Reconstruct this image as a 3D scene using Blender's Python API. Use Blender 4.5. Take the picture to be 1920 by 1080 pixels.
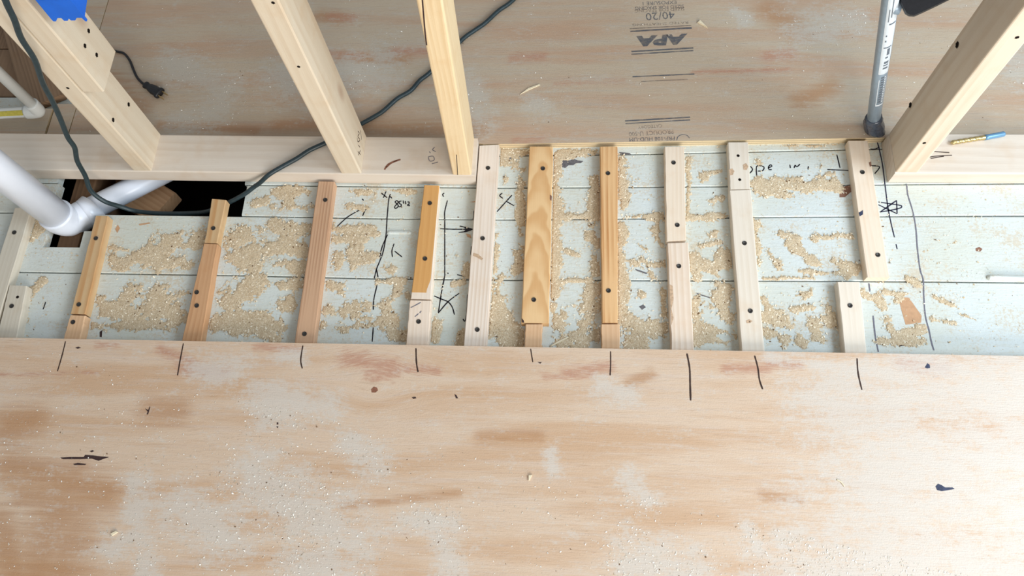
import bpy, bmesh, math, random
import numpy as np
from mathutils import Vector, Matrix

for o in list(bpy.data.objects):
    bpy.data.objects.remove(o)
scene = bpy.context.scene
COL = scene.collection
random.seed(7)
RNG = np.random.RandomState(11)

# ------------------------------------------------------------------ camera
H = 1.38                       # camera height above the painted boards (m)
F = 1461.4                     # focal length in pixels of the 1920x1080 frame
M = np.array([[0.99766991, 0.04099429, -0.05453635],
              [0.01745215, -0.9261001, -0.37687403],
              [-0.0659558, 0.3750441, -0.92465764]])
cam_data = bpy.data.cameras.new('camera')
cam_data.sensor_width = 36.0
cam_data.lens = 36.0 * F / 1920.0
cam_data.clip_start = 0.02
cam = bpy.data.objects.new('camera', cam_data)
COL.objects.link(cam)
cm = Matrix(((M[0][0], -M[1][0], -M[2][0], 0), (M[0][1], -M[1][1], -M[2][1], 0),
             (M[0][2], -M[1][2], -M[2][2], H), (0, 0, 0, 1)))
cam.matrix_basis = cm
scene.camera = cam

# ------------------------------------------------------------------ light
world = bpy.data.worlds.new('world')
scene.world = world
world.use_nodes = True
bg = world.node_tree.nodes['Background']
bg.inputs[0].default_value = (0.93, 0.97, 1.0, 1)
bg.inputs[1].default_value = 0.33

def window_light(name, loc, target, sx, sy, power, col):
    l = bpy.data.lights.new(name, 'AREA')
    l.shape = 'RECTANGLE'
    l.size, l.size_y, l.energy, l.color = sx, sy, power, col
    o = bpy.data.objects.new(name, l)
    COL.objects.link(o)
    o.location = loc
    o.rotation_euler = (Vector(target) - Vector(loc)).to_track_quat('-Z', 'Y').to_euler()
    return o
window_light('window_light_behind', (1.4, -2.35, 1.45), (0.1, 0.6, 0.1), 2.2, 1.5, 100, (1.0, 0.965, 0.92))
window_light('window_light_side', (2.2, 0.05, 1.75), (0.6, 0.35, 0), 1.3, 1.2, 60, (0.72, 0.86, 1.0))

vs = scene.view_settings
vs.view_transform = 'Standard'
vs.look = 'None'
vs.gamma = 1.0
vs.use_curve_mapping = False
vs.exposure = 0.20

# ------------------------------------------------------------------ helpers
CAM = Vector((0, 0, H))
def ray(px, py):
    d = M.T @ np.array([(px - 960) / F, (py - 540) / F, 1.0])
    return Vector(d)
def P(px, py, z=0.0):                 # place on a horizontal plane
    d = ray(px, py)
    return CAM + d * ((z - H) / d.z)
def PY(px, py, y):                    # place on an upright plane facing the room
    d = ray(px, py)
    return CAM + d * (y / d.y)
def PX(px, py, x):
    d = ray(px, py)
    return CAM + d * (x / d.x)

def lin(c):
    return tuple((v / 255 / 12.92 if v / 255 <= 0.04045 else ((v / 255 + 0.055) / 1.055) ** 2.4) for v in c) + (1.0,)

class NT:
    def __init__(s, name):
        s.mat = bpy.data.materials.new(name)
        s.mat.use_nodes = True
        s.t = s.mat.node_tree
        s.b = s.t.nodes['Principled BSDF']
    def n(s, typ, **kw):
        x = s.t.nodes.new(typ)
        for k, v in kw.items():
            if k.startswith('i_'):
                x.inputs[k[2:].replace('_', ' ')].default_value = v
            else:
                setattr(x, k, v)
        return x
    def l(s, a, b):
        s.t.links.new(a, b)
    def val(s, x, sock):
        if hasattr(x, 'node'):
            s.l(x, sock)
        else:
            sock.default_value = x
    def math(s, op, a, b=0.0, c=0.0, clamp=False):
        x = s.n('ShaderNodeMath', operation=op)
        x.use_clamp = clamp
        for i, v in enumerate((a, b, c)):
            s.val(v, x.inputs[i])
        return x.outputs[0]
    def mix(s, f, a, b, mode='MIX'):
        x = s.n('ShaderNodeMix', data_type='RGBA', blend_type=mode)
        s.val(f, x.inputs[0]); s.val(a, x.inputs[6]); s.val(b, x.inputs[7])
        return x.outputs[2]
    def ramp(s, f, lo, hi):
        x = s.n('ShaderNodeMapRange', interpolation_type='SMOOTHSTEP')
        s.val(f, x.inputs[0]); x.inputs[1].default_value = lo; x.inputs[2].default_value = hi
        return x.outputs[0]
    def coord(s, kind='Object', scale=(1, 1, 1), loc=(0, 0, 0), rnd=False):
        tc = s.n('ShaderNodeTexCoord')
        v = tc.outputs[kind]
        if rnd:
            oi = s.n('ShaderNodeObjectInfo')
            a = s.n('ShaderNodeVectorMath', operation='ADD')
            sc = s.n('ShaderNodeVectorMath', operation='SCALE')
            cx = s.n('ShaderNodeCombineXYZ')
            s.l(oi.outputs['Random'], cx.inputs[0]); s.l(oi.outputs['Random'], cx.inputs[1]); s.l(oi.outputs['Random'], cx.inputs[2])
            s.l(cx.outputs[0], sc.inputs[0]); sc.inputs[3].default_value = 7.3
            s.l(v, a.inputs[0]); s.l(sc.outputs[0], a.inputs[1])
            v = a.outputs[0]
        m = s.n('ShaderNodeMapping')
        s.l(v, m.inputs[0]); m.inputs[1].default_value = loc; m.inputs[3].default_value = scale
        return m.outputs[0]
    def noise(s, v, scale, detail=3.0, rough=0.55, dist=0.0):
        x = s.n('ShaderNodeTexNoise')
        s.l(v, x.inputs['Vector']); x.inputs['Scale'].default_value = scale
        x.inputs['Detail'].default_value = detail; x.inputs['Roughness'].default_value = rough
        x.inputs['Distortion'].default_value = dist
        return x.outputs[0]
    def bump(s, h, strength, dist):
        b = s.n('ShaderNodeBump')
        s.l(h, b.inputs['Height']); b.inputs['Strength'].default_value = strength; b.inputs['Distance'].default_value = dist
        s.l(b.outputs[0], s.b.inputs['Normal'])
    def rough(s, r, spec=0.3):
        s.b.inputs['Roughness'].default_value = r
        s.b.inputs['Specular IOR Level'].default_value = spec
    def col(s, c):
        s.val(c, s.b.inputs['Base Color'])

def plain(name, rgb, rough=0.6, metal=0.0, spec=0.4, var=0.12, scale=60):
    t = NT(name)
    v = t.coord('Object')
    n = t.noise(v, scale, 4)
    c = lin(rgb)
    t.col(t.mix(t.ramp(n, 0.3, 0.75), c, tuple(x * (1 - var) for x in c[:3]) + (1,)))
    t.rough(rough, spec); t.b.inputs['Metallic'].default_value = metal
    t.bump(n, 0.15, 0.001)
    return t.mat

def wood(name, light, dark, rings=260, contrast=0.6, stretch=0.035, kind='BANDS', dist=2.0, split=None, knots=0.0, warp=1.0, stain=None):
    """sawn softwood; the grain runs along the local Y axis of the piece"""
    t = NT(name)
    v = t.coord('Object', rnd=True)
    m = t.n('ShaderNodeMapping'); t.l(v, m.inputs[0]); m.inputs[3].default_value = (1, stretch * 3, 1)
    big = t.noise(m.outputs[0], 9 * warp, 2, 0.5)
    xyz = t.n('ShaderNodeSeparateXYZ'); t.l(v, xyz.inputs[0])
    if kind == 'BANDS':
        q = t.math('ADD', t.math('ADD', xyz.outputs[0], t.math('MULTIPLY', xyz.outputs[2], 0.6)), t.math('MULTIPLY', big, 0.030 * dist))
        s = t.math('FRACT', t.math('MULTIPLY', q, rings))
    else:
        tco = t.n('ShaderNodeTexCoord'); loc = t.n('ShaderNodeSeparateXYZ'); t.l(tco.outputs['Object'], loc.inputs[0])
        par = t.math('MULTIPLY', t.math('MULTIPLY', loc.outputs[0], loc.outputs[0]), 95.0)
        lowf = t.noise(v, 14, 2, 0.5)
        q = t.math('ADD', t.math('ADD', loc.outputs[1], par), t.math('MULTIPLY', lowf, 0.11 * dist))
        q = t.math('ADD', q, t.math('MULTIPLY', loc.outputs[0], 0.35))
        s = t.math('FRACT', t.math('MULTIPLY', q, rings))
    s = t.math('MULTIPLY', t.ramp(s, 0.05, 0.75), t.math('SUBTRACT', 1.0, t.ramp(s, 0.80, 0.98)))
    m2 = t.n('ShaderNodeMapping'); t.l(v, m2.inputs[0]); m2.inputs[3].default_value = (1, stretch, 1)
    fine = t.noise(m2.outputs[0], 520, 3, 0.6)
    blot = t.noise(v, 16, 3, 0.6)
    k = t.math('MULTIPLY', s, contrast, clamp=True)
    if kind == 'BANDS': k = t.math('MULTIPLY', k, t.ramp(t.noise(m.outputs[0], 30, 2, 0.6), 0.30, 0.66))
    k = t.math('ADD', k, t.math('MULTIPLY', t.math('SUBTRACT', fine, 0.5), 0.40), clamp=True)
    L, D = lin(light), lin(dark)
    c = t.mix(k, L, D)
    warm = tuple(min(1, x * y) for x, y in zip(L[:3], (0.90, 0.78, 0.66))) + (1,)
    c = t.mix(t.math('MULTIPLY', t.ramp(blot, 0.50, 0.75), 0.45), c, warm)
    if knots > 0:
        vo = t.n('ShaderNodeTexVoronoi'); m3 = t.n('ShaderNodeMapping'); t.l(v, m3.inputs[0]); m3.inputs[3].default_value = (1, 0.55, 1)
        t.l(m3.outputs[0], vo.inputs['Vector']); vo.inputs['Scale'].default_value = 4.2
        kk = t.math('SUBTRACT', 1.0, t.ramp(vo.outputs['Distance'], 0.025, 0.085))
        c = t.mix(t.math('MULTIPLY', kk, knots), c, lin((150, 98, 66)))
    if stain:          # stained surface on part of the piece: y above the threshold, x below the second one
        tc = t.n('ShaderNodeTexCoord'); q3 = t.n('ShaderNodeSeparateXYZ'); t.l(tc.outputs['Object'], q3.inputs[0])
        a = t.math('GREATER_THAN', t.math('ADD', q3.outputs[1], t.math('MULTIPLY', big, 0.004)), stain[0])
        b = t.math('LESS_THAN', t.math('ADD', q3.outputs[0], t.math('MULTIPLY', t.ramp(q3.outputs[1], stain[0] + 0.03, stain[0]), 0.006)), stain[1])
        top = t.math('GREATER_THAN', q3.outputs[2], stain[2])
        f = t.math('MULTIPLY', t.math('MULTIPLY', a, b), top)
        sc = t.mix(k, lin(stain[3]), lin(stain[4]))
        c = t.mix(f, c, sc)
    # pencil dust and small dark flecks
    sp = t.noise(v, 900, 1, 0.5)
    c = t.mix(t.math('MULTIPLY', t.ramp(sp, 0.74, 0.80), 0.35), c, lin((110, 88, 66)))
    t.col(c); t.rough(0.62, 0.25)
    t.bump(t.math('ADD', fine, t.math('MULTIPLY', s, 0.4)), 0.25, 0.0006)
    return t.mat

def link(name, me, mat, parent=None, matrix=None):
    o = bpy.data.objects.new(name, me)
    COL.objects.link(o)
    if mat is not None and len(me.materials) == 0:
        for mm in (mat if isinstance(mat, (list, tuple)) else [mat]):
            me.materials.append(mm)
    if matrix is not None:
        o.matrix_basis = matrix
    if parent is not None:
        o.parent = parent
    return o
def mesh(name, verts, faces, smooth=False):
    me = bpy.data.meshes.new(name)
    me.from_pydata([tuple(v) for v in verts], [], faces)
    me.validate()
    bm = bmesh.new(); bm.from_mesh(me); bmesh.ops.recalc_face_normals(bm, faces=bm.faces); bm.to_mesh(me); bm.free()
    if smooth:
        for p in me.polygons: p.use_smooth = True
    return me
def wmat(o):                            # world matrix before any depsgraph update
    m = o.matrix_basis.copy()
    while o.parent:
        o = o.parent; m = o.matrix_basis @ m
    return m
def inv(o):
    return wmat(o).inverted()
def obj_world(name, verts, faces, mat, parent=None, smooth=False):
    """mesh given in world coordinates, stored in its parent's frame or with its origin at its own base"""
    verts = [Vector(v) for v in verts]
    if parent is not None:
        iv = inv(parent)
        return link(name, mesh(name, [iv @ v for v in verts], faces, smooth), mat, parent)
    lo = Vector((min(v.x for v in verts), min(v.y for v in verts), min(v.z for v in verts)))
    hi = Vector((max(v.x for v in verts), max(v.y for v in verts), 0))
    c = Vector(((lo.x + hi.x) / 2, (lo.y + hi.y) / 2, lo.z))
    return link(name, mesh(name, [v - c for v in verts], faces, smooth), mat, None, Matrix.Translation(c))
def tag(o, label, cat, group=None):
    o['label'] = label; o['category'] = cat
    if group: o['group'] = group
    return o
def empty(name, loc):
    o = bpy.data.objects.new(name, None); COL.objects.link(o); o.matrix_basis = Matrix.Translation(loc); o.empty_display_size = 0.05
    return o

def loft(rings, closed=True, caps=True):
    n = len(rings[0]); V = [p for r in rings for p in r]; Fs = []
    for i in range(len(rings) - 1):
        for j in range(n if closed else n - 1):
            k = (j + 1) % n
            Fs.append((i * n + j, i * n + k, (i + 1) * n + k, (i + 1) * n + j))
    if caps and closed:
        Fs.append(tuple(range(n))[::-1]); Fs.append(tuple((len(rings) - 1) * n + j for j in range(n)))
    return V, Fs
def smooth_path(pts, sub=6):
    pts = [Vector(p) for p in pts]; out = []
    for i in range(len(pts) - 1):
        p0 = pts[max(i - 1, 0)]; p1 = pts[i]; p2 = pts[i + 1]; p3 = pts[min(i + 2, len(pts) - 1)]
        for k in range(sub):
            t = k / sub
            out.append(0.5 * ((2 * p1) + (p2 - p0) * t + (2 * p0 - 5 * p1 + 4 * p2 - p3) * t * t + (3 * p1 - p0 - 3 * p2 + p3) * t ** 3))
    out.append(pts[-1]); return out
def tube(pts, r, n=14, caps=True):
    rings = []; up = Vector((0.13, 0.21, 0.97))
    prev = None
    for i, p in enumerate(pts):
        d = (pts[min(i + 1, len(pts) - 1)] - pts[max(i - 1, 0)]).normalized()
        if prev is None:
            a = d.cross(up).normalized()
        else:
            a = (prev - d * prev.dot(d)).normalized()
        prev = a; b = d.cross(a)
        rr = r(i / (len(pts) - 1)) if callable(r) else r
        rings.append([p + (a * math.cos(2 * math.pi * k / n) + b * math.sin(2 * math.pi * k / n)) * rr for k in range(n)])
    return loft(rings, True, caps)

def frame(p0, ydir, zdir):
    y = Vector(ydir).normalized(); z = Vector(zdir); z = (z - y * z.dot(y)).normalized(); x = y.cross(z)
    return Matrix(((x.x, y.x, z.x, p0[0]), (x.y, y.y, z.y, p0[1]), (x.z, y.z, z.z, p0[2]), (0, 0, 0, 1)))
def beam(name, p0, p1, up, w, h, mat, ease=0.0025, parent=None):
    """sawn board with eased edges. p0-p1: axis at mid width on the underside (local Y), up: local Z"""
    p0, p1 = Vector(p0), Vector(p1)
    m = frame(p0, p1 - p0, up); L = (p1 - p0).length; e = ease; a = w / 2
    prof = [(-a, e), (-a, h - e), (-a + e * 0.3, h - e * 0.3), (-a + e, h), (a - e, h), (a - e * 0.3, h - e * 0.3), (a, h - e), (a, e), (a - e, 0), (-a + e, 0)]
    V, Fs = loft([[(x, y, z) for x, z in prof] for y in (0, L * 0.33, L * 0.66, L)])
    me = mesh(name, V, Fs)
    if parent is not None:
        return link(name, me, mat, parent, inv(parent) @ m)
    return link(name, me, mat, None, m)

# value noise for scattered dust
def vnoise(x, y, seed):
    r = np.random.RandomState(seed).rand(256, 256)
    xi = np.floor(x).astype(int); yi = np.floor(y).astype(int); fx = x - xi; fy = y - yi
    fx = fx * fx * (3 - 2 * fx); fy = fy * fy * (3 - 2 * fy)
    g = lambda i, j: r[i % 256, j % 256]
    return (g(xi, yi) * (1 - fx) + g(xi + 1, yi) * fx) * (1 - fy) + (g(xi, yi + 1) * (1 - fx) + g(xi + 1, yi + 1) * fx) * fy
def fbm(x, y, s, seed, o=4):
    v = 0; a = 0.5
    for i in range(o):
        v = v + a * (vnoise(x * s * 2 ** i + 31.7 * i, y * s * 2 ** i + 11.3 * i, seed + i) - 0.5); a *= 0.55
    return v * 2
def caps_world(lst, z):
    out = []
    for (x0, y0, x1, y1, r) in lst:
        a = P(x0, y0, z); b = P(x1, y1, z); c = P((x0 + x1) / 2 + r, (y0 + y1) / 2, z); d = P((x0 + x1) / 2, (y0 + y1) / 2, z)
        out.append((a.x, a.y, b.x, b.y, (c - d).length))
    return out
def field(X, Y, caps):
    f = np.full(X.shape, -3.0)
    for (x0, y0, x1, y1, r) in caps:
        dx, dy = x1 - x0, y1 - y0; l2 = dx * dx + dy * dy + 1e-12
        t = np.clip(((X - x0) * dx + (Y - y0) * dy) / l2, 0, 1)
        d = np.hypot(X - x0 - t * dx, Y - y0 - t * dy)
        f = np.maximum(f, 1 - d / r)
    return f
# ------------------------------------------------------------------ materials
def painted():
    t = NT('old_white_paint')
    v = t.coord('Object')
    xs = t.coord('Object', (1, 7, 1))
    n1 = t.noise(v, 5, 4, 0.6); n2 = t.noise(xs, 26, 5, 0.65); n3 = t.noise(v, 230, 3, 0.6); n4 = t.noise(v, 95, 4, 0.7)
    c = t.mix(t.ramp(n1, 0.3, 0.7), lin((209, 215, 212)), lin((206, 208, 196)))
    c = t.mix(t.math('MULTIPLY', t.ramp(n2, 0.50, 0.75), 0.45), c, lin((192, 180, 152)))
    c = t.mix(t.math('MULTIPLY', t.ramp(n4, 0.60, 0.72), 0.50), c, lin((180, 160, 128)))
    c = t.mix(t.math('MULTIPLY', t.ramp(n3, 0.66, 0.74), 0.8), c, lin((112, 104, 94)))
    gr = t.noise(v, 170, 5, 0.8); ar = t.noise(v, 11, 4, 0.65)
    thin = t.math('MULTIPLY', t.ramp(t.math('ADD', gr, t.math('MULTIPLY', t.math('SUBTRACT', ar, 0.5), 0.9)), 0.54, 0.68), 0.60)
    c = t.mix(thin, c, lin((200, 180, 148)))
    sc = t.noise(t.coord('Object', (1, 14, 1)), 34, 4, 0.7)
    c = t.mix(t.math('MULTIPLY', t.ramp(sc, 0.62, 0.72), 0.45), c, lin((150, 148, 140)))
    t.col(c); t.rough(0.55, 0.35)
    t.bump(t.math('ADD', t.math('ADD', n2, n3), t.math('ADD', n4, sc)), 0.38, 0.0012)
    return t.mat
def plywood(name, base, warm, grey, edge, dust_glare_col, attr=True, knot=None):
    """rotary-cut veneer, grain along X; 'film' = dust lying on it, plus glare painted on the near sheet, 'stain' = brown stains of the veneer, plus plate shadow painted on the far sheet"""
    t = NT(name)
    v = t.coord('Object')
    if knot is not None:         # the grain swerves round a knot
        q = t.n('ShaderNodeSeparateXYZ'); t.l(v, q.inputs[0])
        dx = t.math('SUBTRACT', q.outputs[0], knot[0]); dy = t.math('SUBTRACT', q.outputs[1], knot[1])
        r2 = t.math('ADD', t.math('MULTIPLY', dx, dx), t.math('MULTIPLY', t.math('MULTIPLY', dy, dy), 1.6))
        g_ = t.math('EXPONENT', t.math('MULTIPLY', r2, -1.0 / knot[2] ** 2))
        cb = t.n('ShaderNodeCombineXYZ'); t.l(q.outputs[0], cb.inputs[0])
        t.l(t.math('SUBTRACT', q.outputs[1], t.math('MULTIPLY', t.math('MULTIPLY', dy, g_), 0.8)), cb.inputs[1]); t.l(q.outputs[2], cb.inputs[2])
        gv = cb.outputs[0]
    else:
        gv = v
    def st_(sc):
        m = t.n('ShaderNodeMapping'); t.l(gv, m.inputs[0]); m.inputs[3].default_value = sc; return m.outputs[0]
    a = st_((1, 9, 1)); b = st_((1, 24, 1)); fz = st_((1, 12, 1))
    w1 = t.noise(a, 2.1, 3, 0.5, 0.6); w2 = t.noise(b, 5.0, 5, 0.6, 0.3); w3 = t.noise(fz, 48, 4, 0.7); w4 = t.noise(a, 3.3, 2, 0.5, 1.2)
    c = t.mix(t.ramp(w1, 0.40, 0.68), lin(base), lin(warm))
    c = t.mix(t.math('MULTIPLY', t.ramp(w2, 0.48, 0.72), 0.55), c, lin(grey))
    c = t.mix(t.math('MULTIPLY', t.ramp(w4, 0.58, 0.72), 0.40), c, lin(warm))
    w5 = t.noise(st_((1, 40, 1)), 14, 5, 0.7)
    c = t.mix(t.math('MULTIPLY', t.ramp(w5, 0.52, 0.70), 0.34), c, tuple(x * 0.70 for x in lin(warm)[:3]) + (1,))
    c = t.mix(t.math('MULTIPLY', t.ramp(w3, 0.55, 0.78), 0.42), c, tuple(x * 0.62 for x in lin(warm)[:3]) + (1,))
    sp = t.noise(v, 420, 2, 0.5)
    if attr:
        st = t.n('ShaderNodeAttribute', attribute_name='stain').outputs['Fac']
        c = t.mix(t.math('MULTIPLY', t.ramp(t.math('ADD', st, t.math('MULTIPLY', t.math('SUBTRACT', w2, 0.5), 1.4)), 0.10, 1.0), 0.62), c, lin((172, 124, 82)))
        rd = t.n('ShaderNodeAttribute', attribute_name='red').outputs['Fac']
        c = t.mix(t.math('MULTIPLY', t.ramp(t.math('ADD', rd, t.math('MULTIPLY', t.math('SUBTRACT', w3, 0.5), 2.2)), 0.20, 1.1), 0.72), c, lin((178, 126, 102)))
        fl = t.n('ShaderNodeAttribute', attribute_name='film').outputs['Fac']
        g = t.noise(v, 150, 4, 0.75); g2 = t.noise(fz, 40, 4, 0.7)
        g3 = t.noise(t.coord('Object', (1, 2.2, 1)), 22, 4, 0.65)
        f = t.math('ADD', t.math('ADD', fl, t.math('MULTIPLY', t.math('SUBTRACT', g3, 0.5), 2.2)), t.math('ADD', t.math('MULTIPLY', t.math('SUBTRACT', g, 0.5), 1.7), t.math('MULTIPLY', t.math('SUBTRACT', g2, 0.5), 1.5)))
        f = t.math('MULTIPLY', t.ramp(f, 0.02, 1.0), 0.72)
        c = t.mix(f, c, lin(dust_glare_col))
    c = t.mix(t.math('MULTIPLY', t.ramp(sp, 0.72, 0.78), 0.5), c, lin((120, 92, 70)))
    t.col(c); t.rough(0.42, 0.45)
    t.bump(t.math('ADD', w3, t.math('MULTIPLY', sp, 0.5)), 0.45, 0.0010)
    e = NT(name + '_edge')
    z = e.n('ShaderNodeSeparateXYZ'); e.l(e.coord('Object'), z.inputs[0])
    s = e.math('FRACT', e.math('MULTIPLY', z.outputs[2], 150))
    nn = e.noise(e.coord('Object', (1, 1, 8)), 40, 4, 0.6)
    e.col(e.mix(e.ramp(e.math('ADD', s, e.math('MULTIPLY', nn, 0.3)), 0.45, 0.75), lin(edge), tuple(x * 0.62 for x in lin(edge)[:3]) + (1,)))
    e.rough(0.75, 0.2); e.bump(nn, 0.4, 0.001)
    return t.mat, e.mat
MAT = {}
_k = P(705, 715, 0.034); KN = (_k.x + 0.14, _k.y - (-0.76 + 0.434) / 2, 0.085)
MAT['paint'] = painted()
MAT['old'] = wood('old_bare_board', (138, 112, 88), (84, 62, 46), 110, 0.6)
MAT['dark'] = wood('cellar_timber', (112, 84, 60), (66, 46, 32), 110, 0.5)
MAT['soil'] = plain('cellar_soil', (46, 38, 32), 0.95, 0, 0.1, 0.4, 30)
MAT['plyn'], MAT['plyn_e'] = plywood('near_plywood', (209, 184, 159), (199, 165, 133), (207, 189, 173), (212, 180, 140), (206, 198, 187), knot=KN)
MAT['plyf'], MAT['plyf_e'] = plywood('far_plywood', (188, 171, 148), (186, 156, 130), (180, 172, 160), (222, 200, 162), (190, 184, 172))
MAT['plate'] = wood('plate_wood', (219, 206, 190), (198, 178, 156), 60, 0.40, knots=0.6)
MAT['stud'] = wood('stud_wood', (216, 201, 177), (194, 170, 140), 60, 0.40, knots=0.5)
MAT['study'] = wood('yellow_stud_wood', (228, 204, 164), (208, 174, 126), 110, 0.5)
MAT['studb'] = wood('brown_stud_wood', (220, 204, 182), (192, 162, 130), 60, 0.4, knots=0.5)
MAT['pale'] = wood('pale_strip_wood', (231, 213, 194), (208, 181, 153), 120, 0.50)
MAT['pale2'] = wood('whitish_strip_wood', (226, 214, 197), (206, 188, 164), 90, 0.35, knots=0.6)
MAT['cream'] = wood('cream_strip_wood', (232, 214, 192), (212, 184, 152), 120, 0.35, knots=0.5)
MAT['grainy'] = wood('grainy_strip_wood', (231, 216, 200), (200, 174, 148), 150, 0.60, dist=0.8)
MAT['grey'] = wood('shaded_strip_wood', (206, 197, 180), (182, 168, 146), 110, 0.35)  # grey tone partly shade, put into the colour of the strips by the drain
MAT['tan'] = wood('tan_strip_wood', (204, 172, 130), (186, 134, 82), 60, 0.8, dist=0.8)
MAT['brown'] = wood('brown_strip_wood', (200, 156, 116), (168, 118, 78), 90, 0.55)
MAT['rosy'] = wood('rosy_strip_wood', (200, 162, 130), (160, 118, 88), 160, 0.65, dist=0.7)
MAT['pine'] = wood('cathedral_pine', (226, 189, 140), (200, 148, 92), 12, 0.60, kind='RINGS', dist=1.3)
MAT['stripe'] = wood('striped_pine', (224, 182, 132), (184, 128, 76), 95, 1.0, dist=0.6)
MAT['block'] = wood('tan_block_wood', (216, 178, 140), (194, 150, 110), 120, 0.4)
MAT['stained'] = wood('half_stained_wood', (232, 216, 198), (214, 190, 164), 90, 0.35, stain=None)
MAT['screw'] = plain('black_screw_steel', (72, 69, 66), 0.36, 0.6, 0.5, 0.3, 800)
MAT['hole'] = plain('dark_bore', (26, 20, 16), 0.9, 0, 0.1)
MAT['ink'] = plain('black_marker_ink', (30, 26, 34), 0.5, 0, 0.3, 0.3, 200)
MAT['inkbrown'] = plain('worn_marker_ink', (64, 46, 38), 0.6, 0, 0.3, 0.3, 300)
MAT['inkblue'] = plain('blue_black_marker_ink', (36, 36, 62), 0.5, 0, 0.3, 0.3, 200)
MAT['pencil'] = plain('graphite_line', (120, 118, 128), 0.6, 0, 0.3, 0.3, 300)
MAT['pvc'] = plain('white_pvc', (228, 232, 240), 0.28, 0, 0.5, 0.03, 20)
MAT['pvc2'] = plain('cream_pvc', (222, 224, 220), 0.32, 0, 0.5, 0.04, 20)
MAT['yellow'] = plain('yellow_print', (206, 192, 84), 0.5, 0, 0.4, 0.2, 200)
MAT['cord'] = plain('dark_green_rubber', (40, 56, 60), 0.42, 0, 0.45, 0.35, 150)
MAT['black'] = plain('black_rubber', (28, 28, 32), 0.45, 0, 0.45, 0.3, 150)
MAT['brass'] = plain('plated_brass', (186, 160, 112), 0.35, 0.8, 0.5, 0.1)
MAT['blue'] = plain('blue_plastic', (20, 104, 214), 0.34, 0, 0.45, 0.12, 40)
MAT['alu'] = plain('grey_painted_tube', (150, 168, 184), 0.36, 0.25, 0.5, 0.10, 90)
MAT['label'] = plain('white_label_film', (214, 222, 228), 0.35, 0, 0.5, 0.06, 60)
MAT['print'] = plain('grey_label_print', (104, 112, 122), 0.5, 0, 0.4, 0.2, 200)
MAT['tape'] = plain('shiny_black_tape', (58, 68, 84), 0.22, 0, 0.8, 0.4, 120)
MAT['gold'] = plain('gold_coated_steel', (206, 184, 128), 0.32, 0.75, 0.5, 0.2)
MAT['bluecoat'] = plain('blue_coated_shank', (112, 156, 190), 0.35, 0.3, 0.5, 0.1)
MAT['chip'] = plain('fresh_wood_chip', (232, 218, 188), 0.7, 0, 0.2, 0.15, 200)
MAT['peel'] = plain('bare_wood_patch', (200, 158, 122), 0.7, 0, 0.2, 0.15, 120)
MAT['redpeel'] = plain('red_brown_patch', (142, 104, 86), 0.7, 0, 0.2, 0.2, 120)
MAT['tar'] = plain('black_tar_stain', (112, 108, 110), 0.7, 0, 0.3, 0.4, 150)
MAT['sap'] = plain('dark_resin_stain', (66, 46, 44), 0.5, 0, 0.4, 0.4, 200)
MAT['bluestain'] = plain('blue_black_stain', (62, 68, 92), 0.6, 0, 0.3, 0.4, 300)
MAT['knotpale'] = plain('pale_knot', (208, 176, 144), 0.6, 0, 0.3, 0.35, 260)
MAT['knot'] = plain('brown_knot', (146, 98, 76), 0.6, 0, 0.3, 0.4, 200)

def faded_ink(name, rgb, lo, hi):
    t = NT(name)
    tr = t.n('ShaderNodeBsdfTransparent'); mx = t.n('ShaderNodeMixShader')
    n = t.noise(t.coord('Object', (1, 3, 1)), 70, 4, 0.7)
    t.col(lin(rgb)); t.rough(0.7, 0.2)
    f = t.math('ADD', t.math('MULTIPLY', t.ramp(n, 0.3, 0.65), hi - lo), lo)
    t.l(f, mx.inputs[0]); t.l(tr.outputs[0], mx.inputs[1]); t.l(t.b.outputs[0], mx.inputs[2])
    t.l(mx.outputs[0], t.t.nodes['Material Output'].inputs['Surface'])
    return t.mat
MAT['stamp'] = faded_ink('grey_stamp_ink', (92, 96, 104), 0.35, 0.85)
MAT['stampf'] = faded_ink('faint_stamp_ink', (104, 96, 94), 0.15, 0.65)

def dustmat():
    t = NT('sawdust')
    v = t.coord('Object')
    n = t.noise(v, 420, 3, 0.7); n2 = t.noise(v, 40, 3, 0.6); n3 = t.noise(v, 900, 2, 0.6)
    c = t.mix(t.ramp(n, 0.35, 0.68), lin((198, 175, 142)), lin((226, 208, 178)))
    c = t.mix(t.math('MULTIPLY', t.ramp(n2, 0.5, 0.75), 0.35), c, lin((186, 154, 116)))
    c = t.mix(t.math('MULTIPLY', t.ramp(n3, 0.66, 0.74), 0.6), c, lin((244, 232, 208)))
    t.col(c); t.rough(0.9, 0.1)
    t.bump(t.math('ADD', n, n3), 0.7, 0.0016)
    return t.mat
MAT['dust'] = dustmat()
def flakemat(nm, lo, hi):
    t = NT(nm)
    g = t.n('ShaderNodeNewGeometry')
    r = g.outputs['Random Per Island']
    c = t.mix(t.ramp(r, 0.0, 0.75), lo, hi)
    c = t.mix(t.math('GREATER_THAN', r, 0.96), c, lin((116, 88, 62)))
    t.col(c); t.rough(0.8, 0.15)
    return t.mat
MAT['flake'] = flakemat('sawdust_flakes', lin((204, 180, 144)), lin((244, 232, 208)))
MAT['flakew'] = flakemat('pale_sawdust_flakes', lin((206, 194, 174)), lin((246, 242, 232)))

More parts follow.
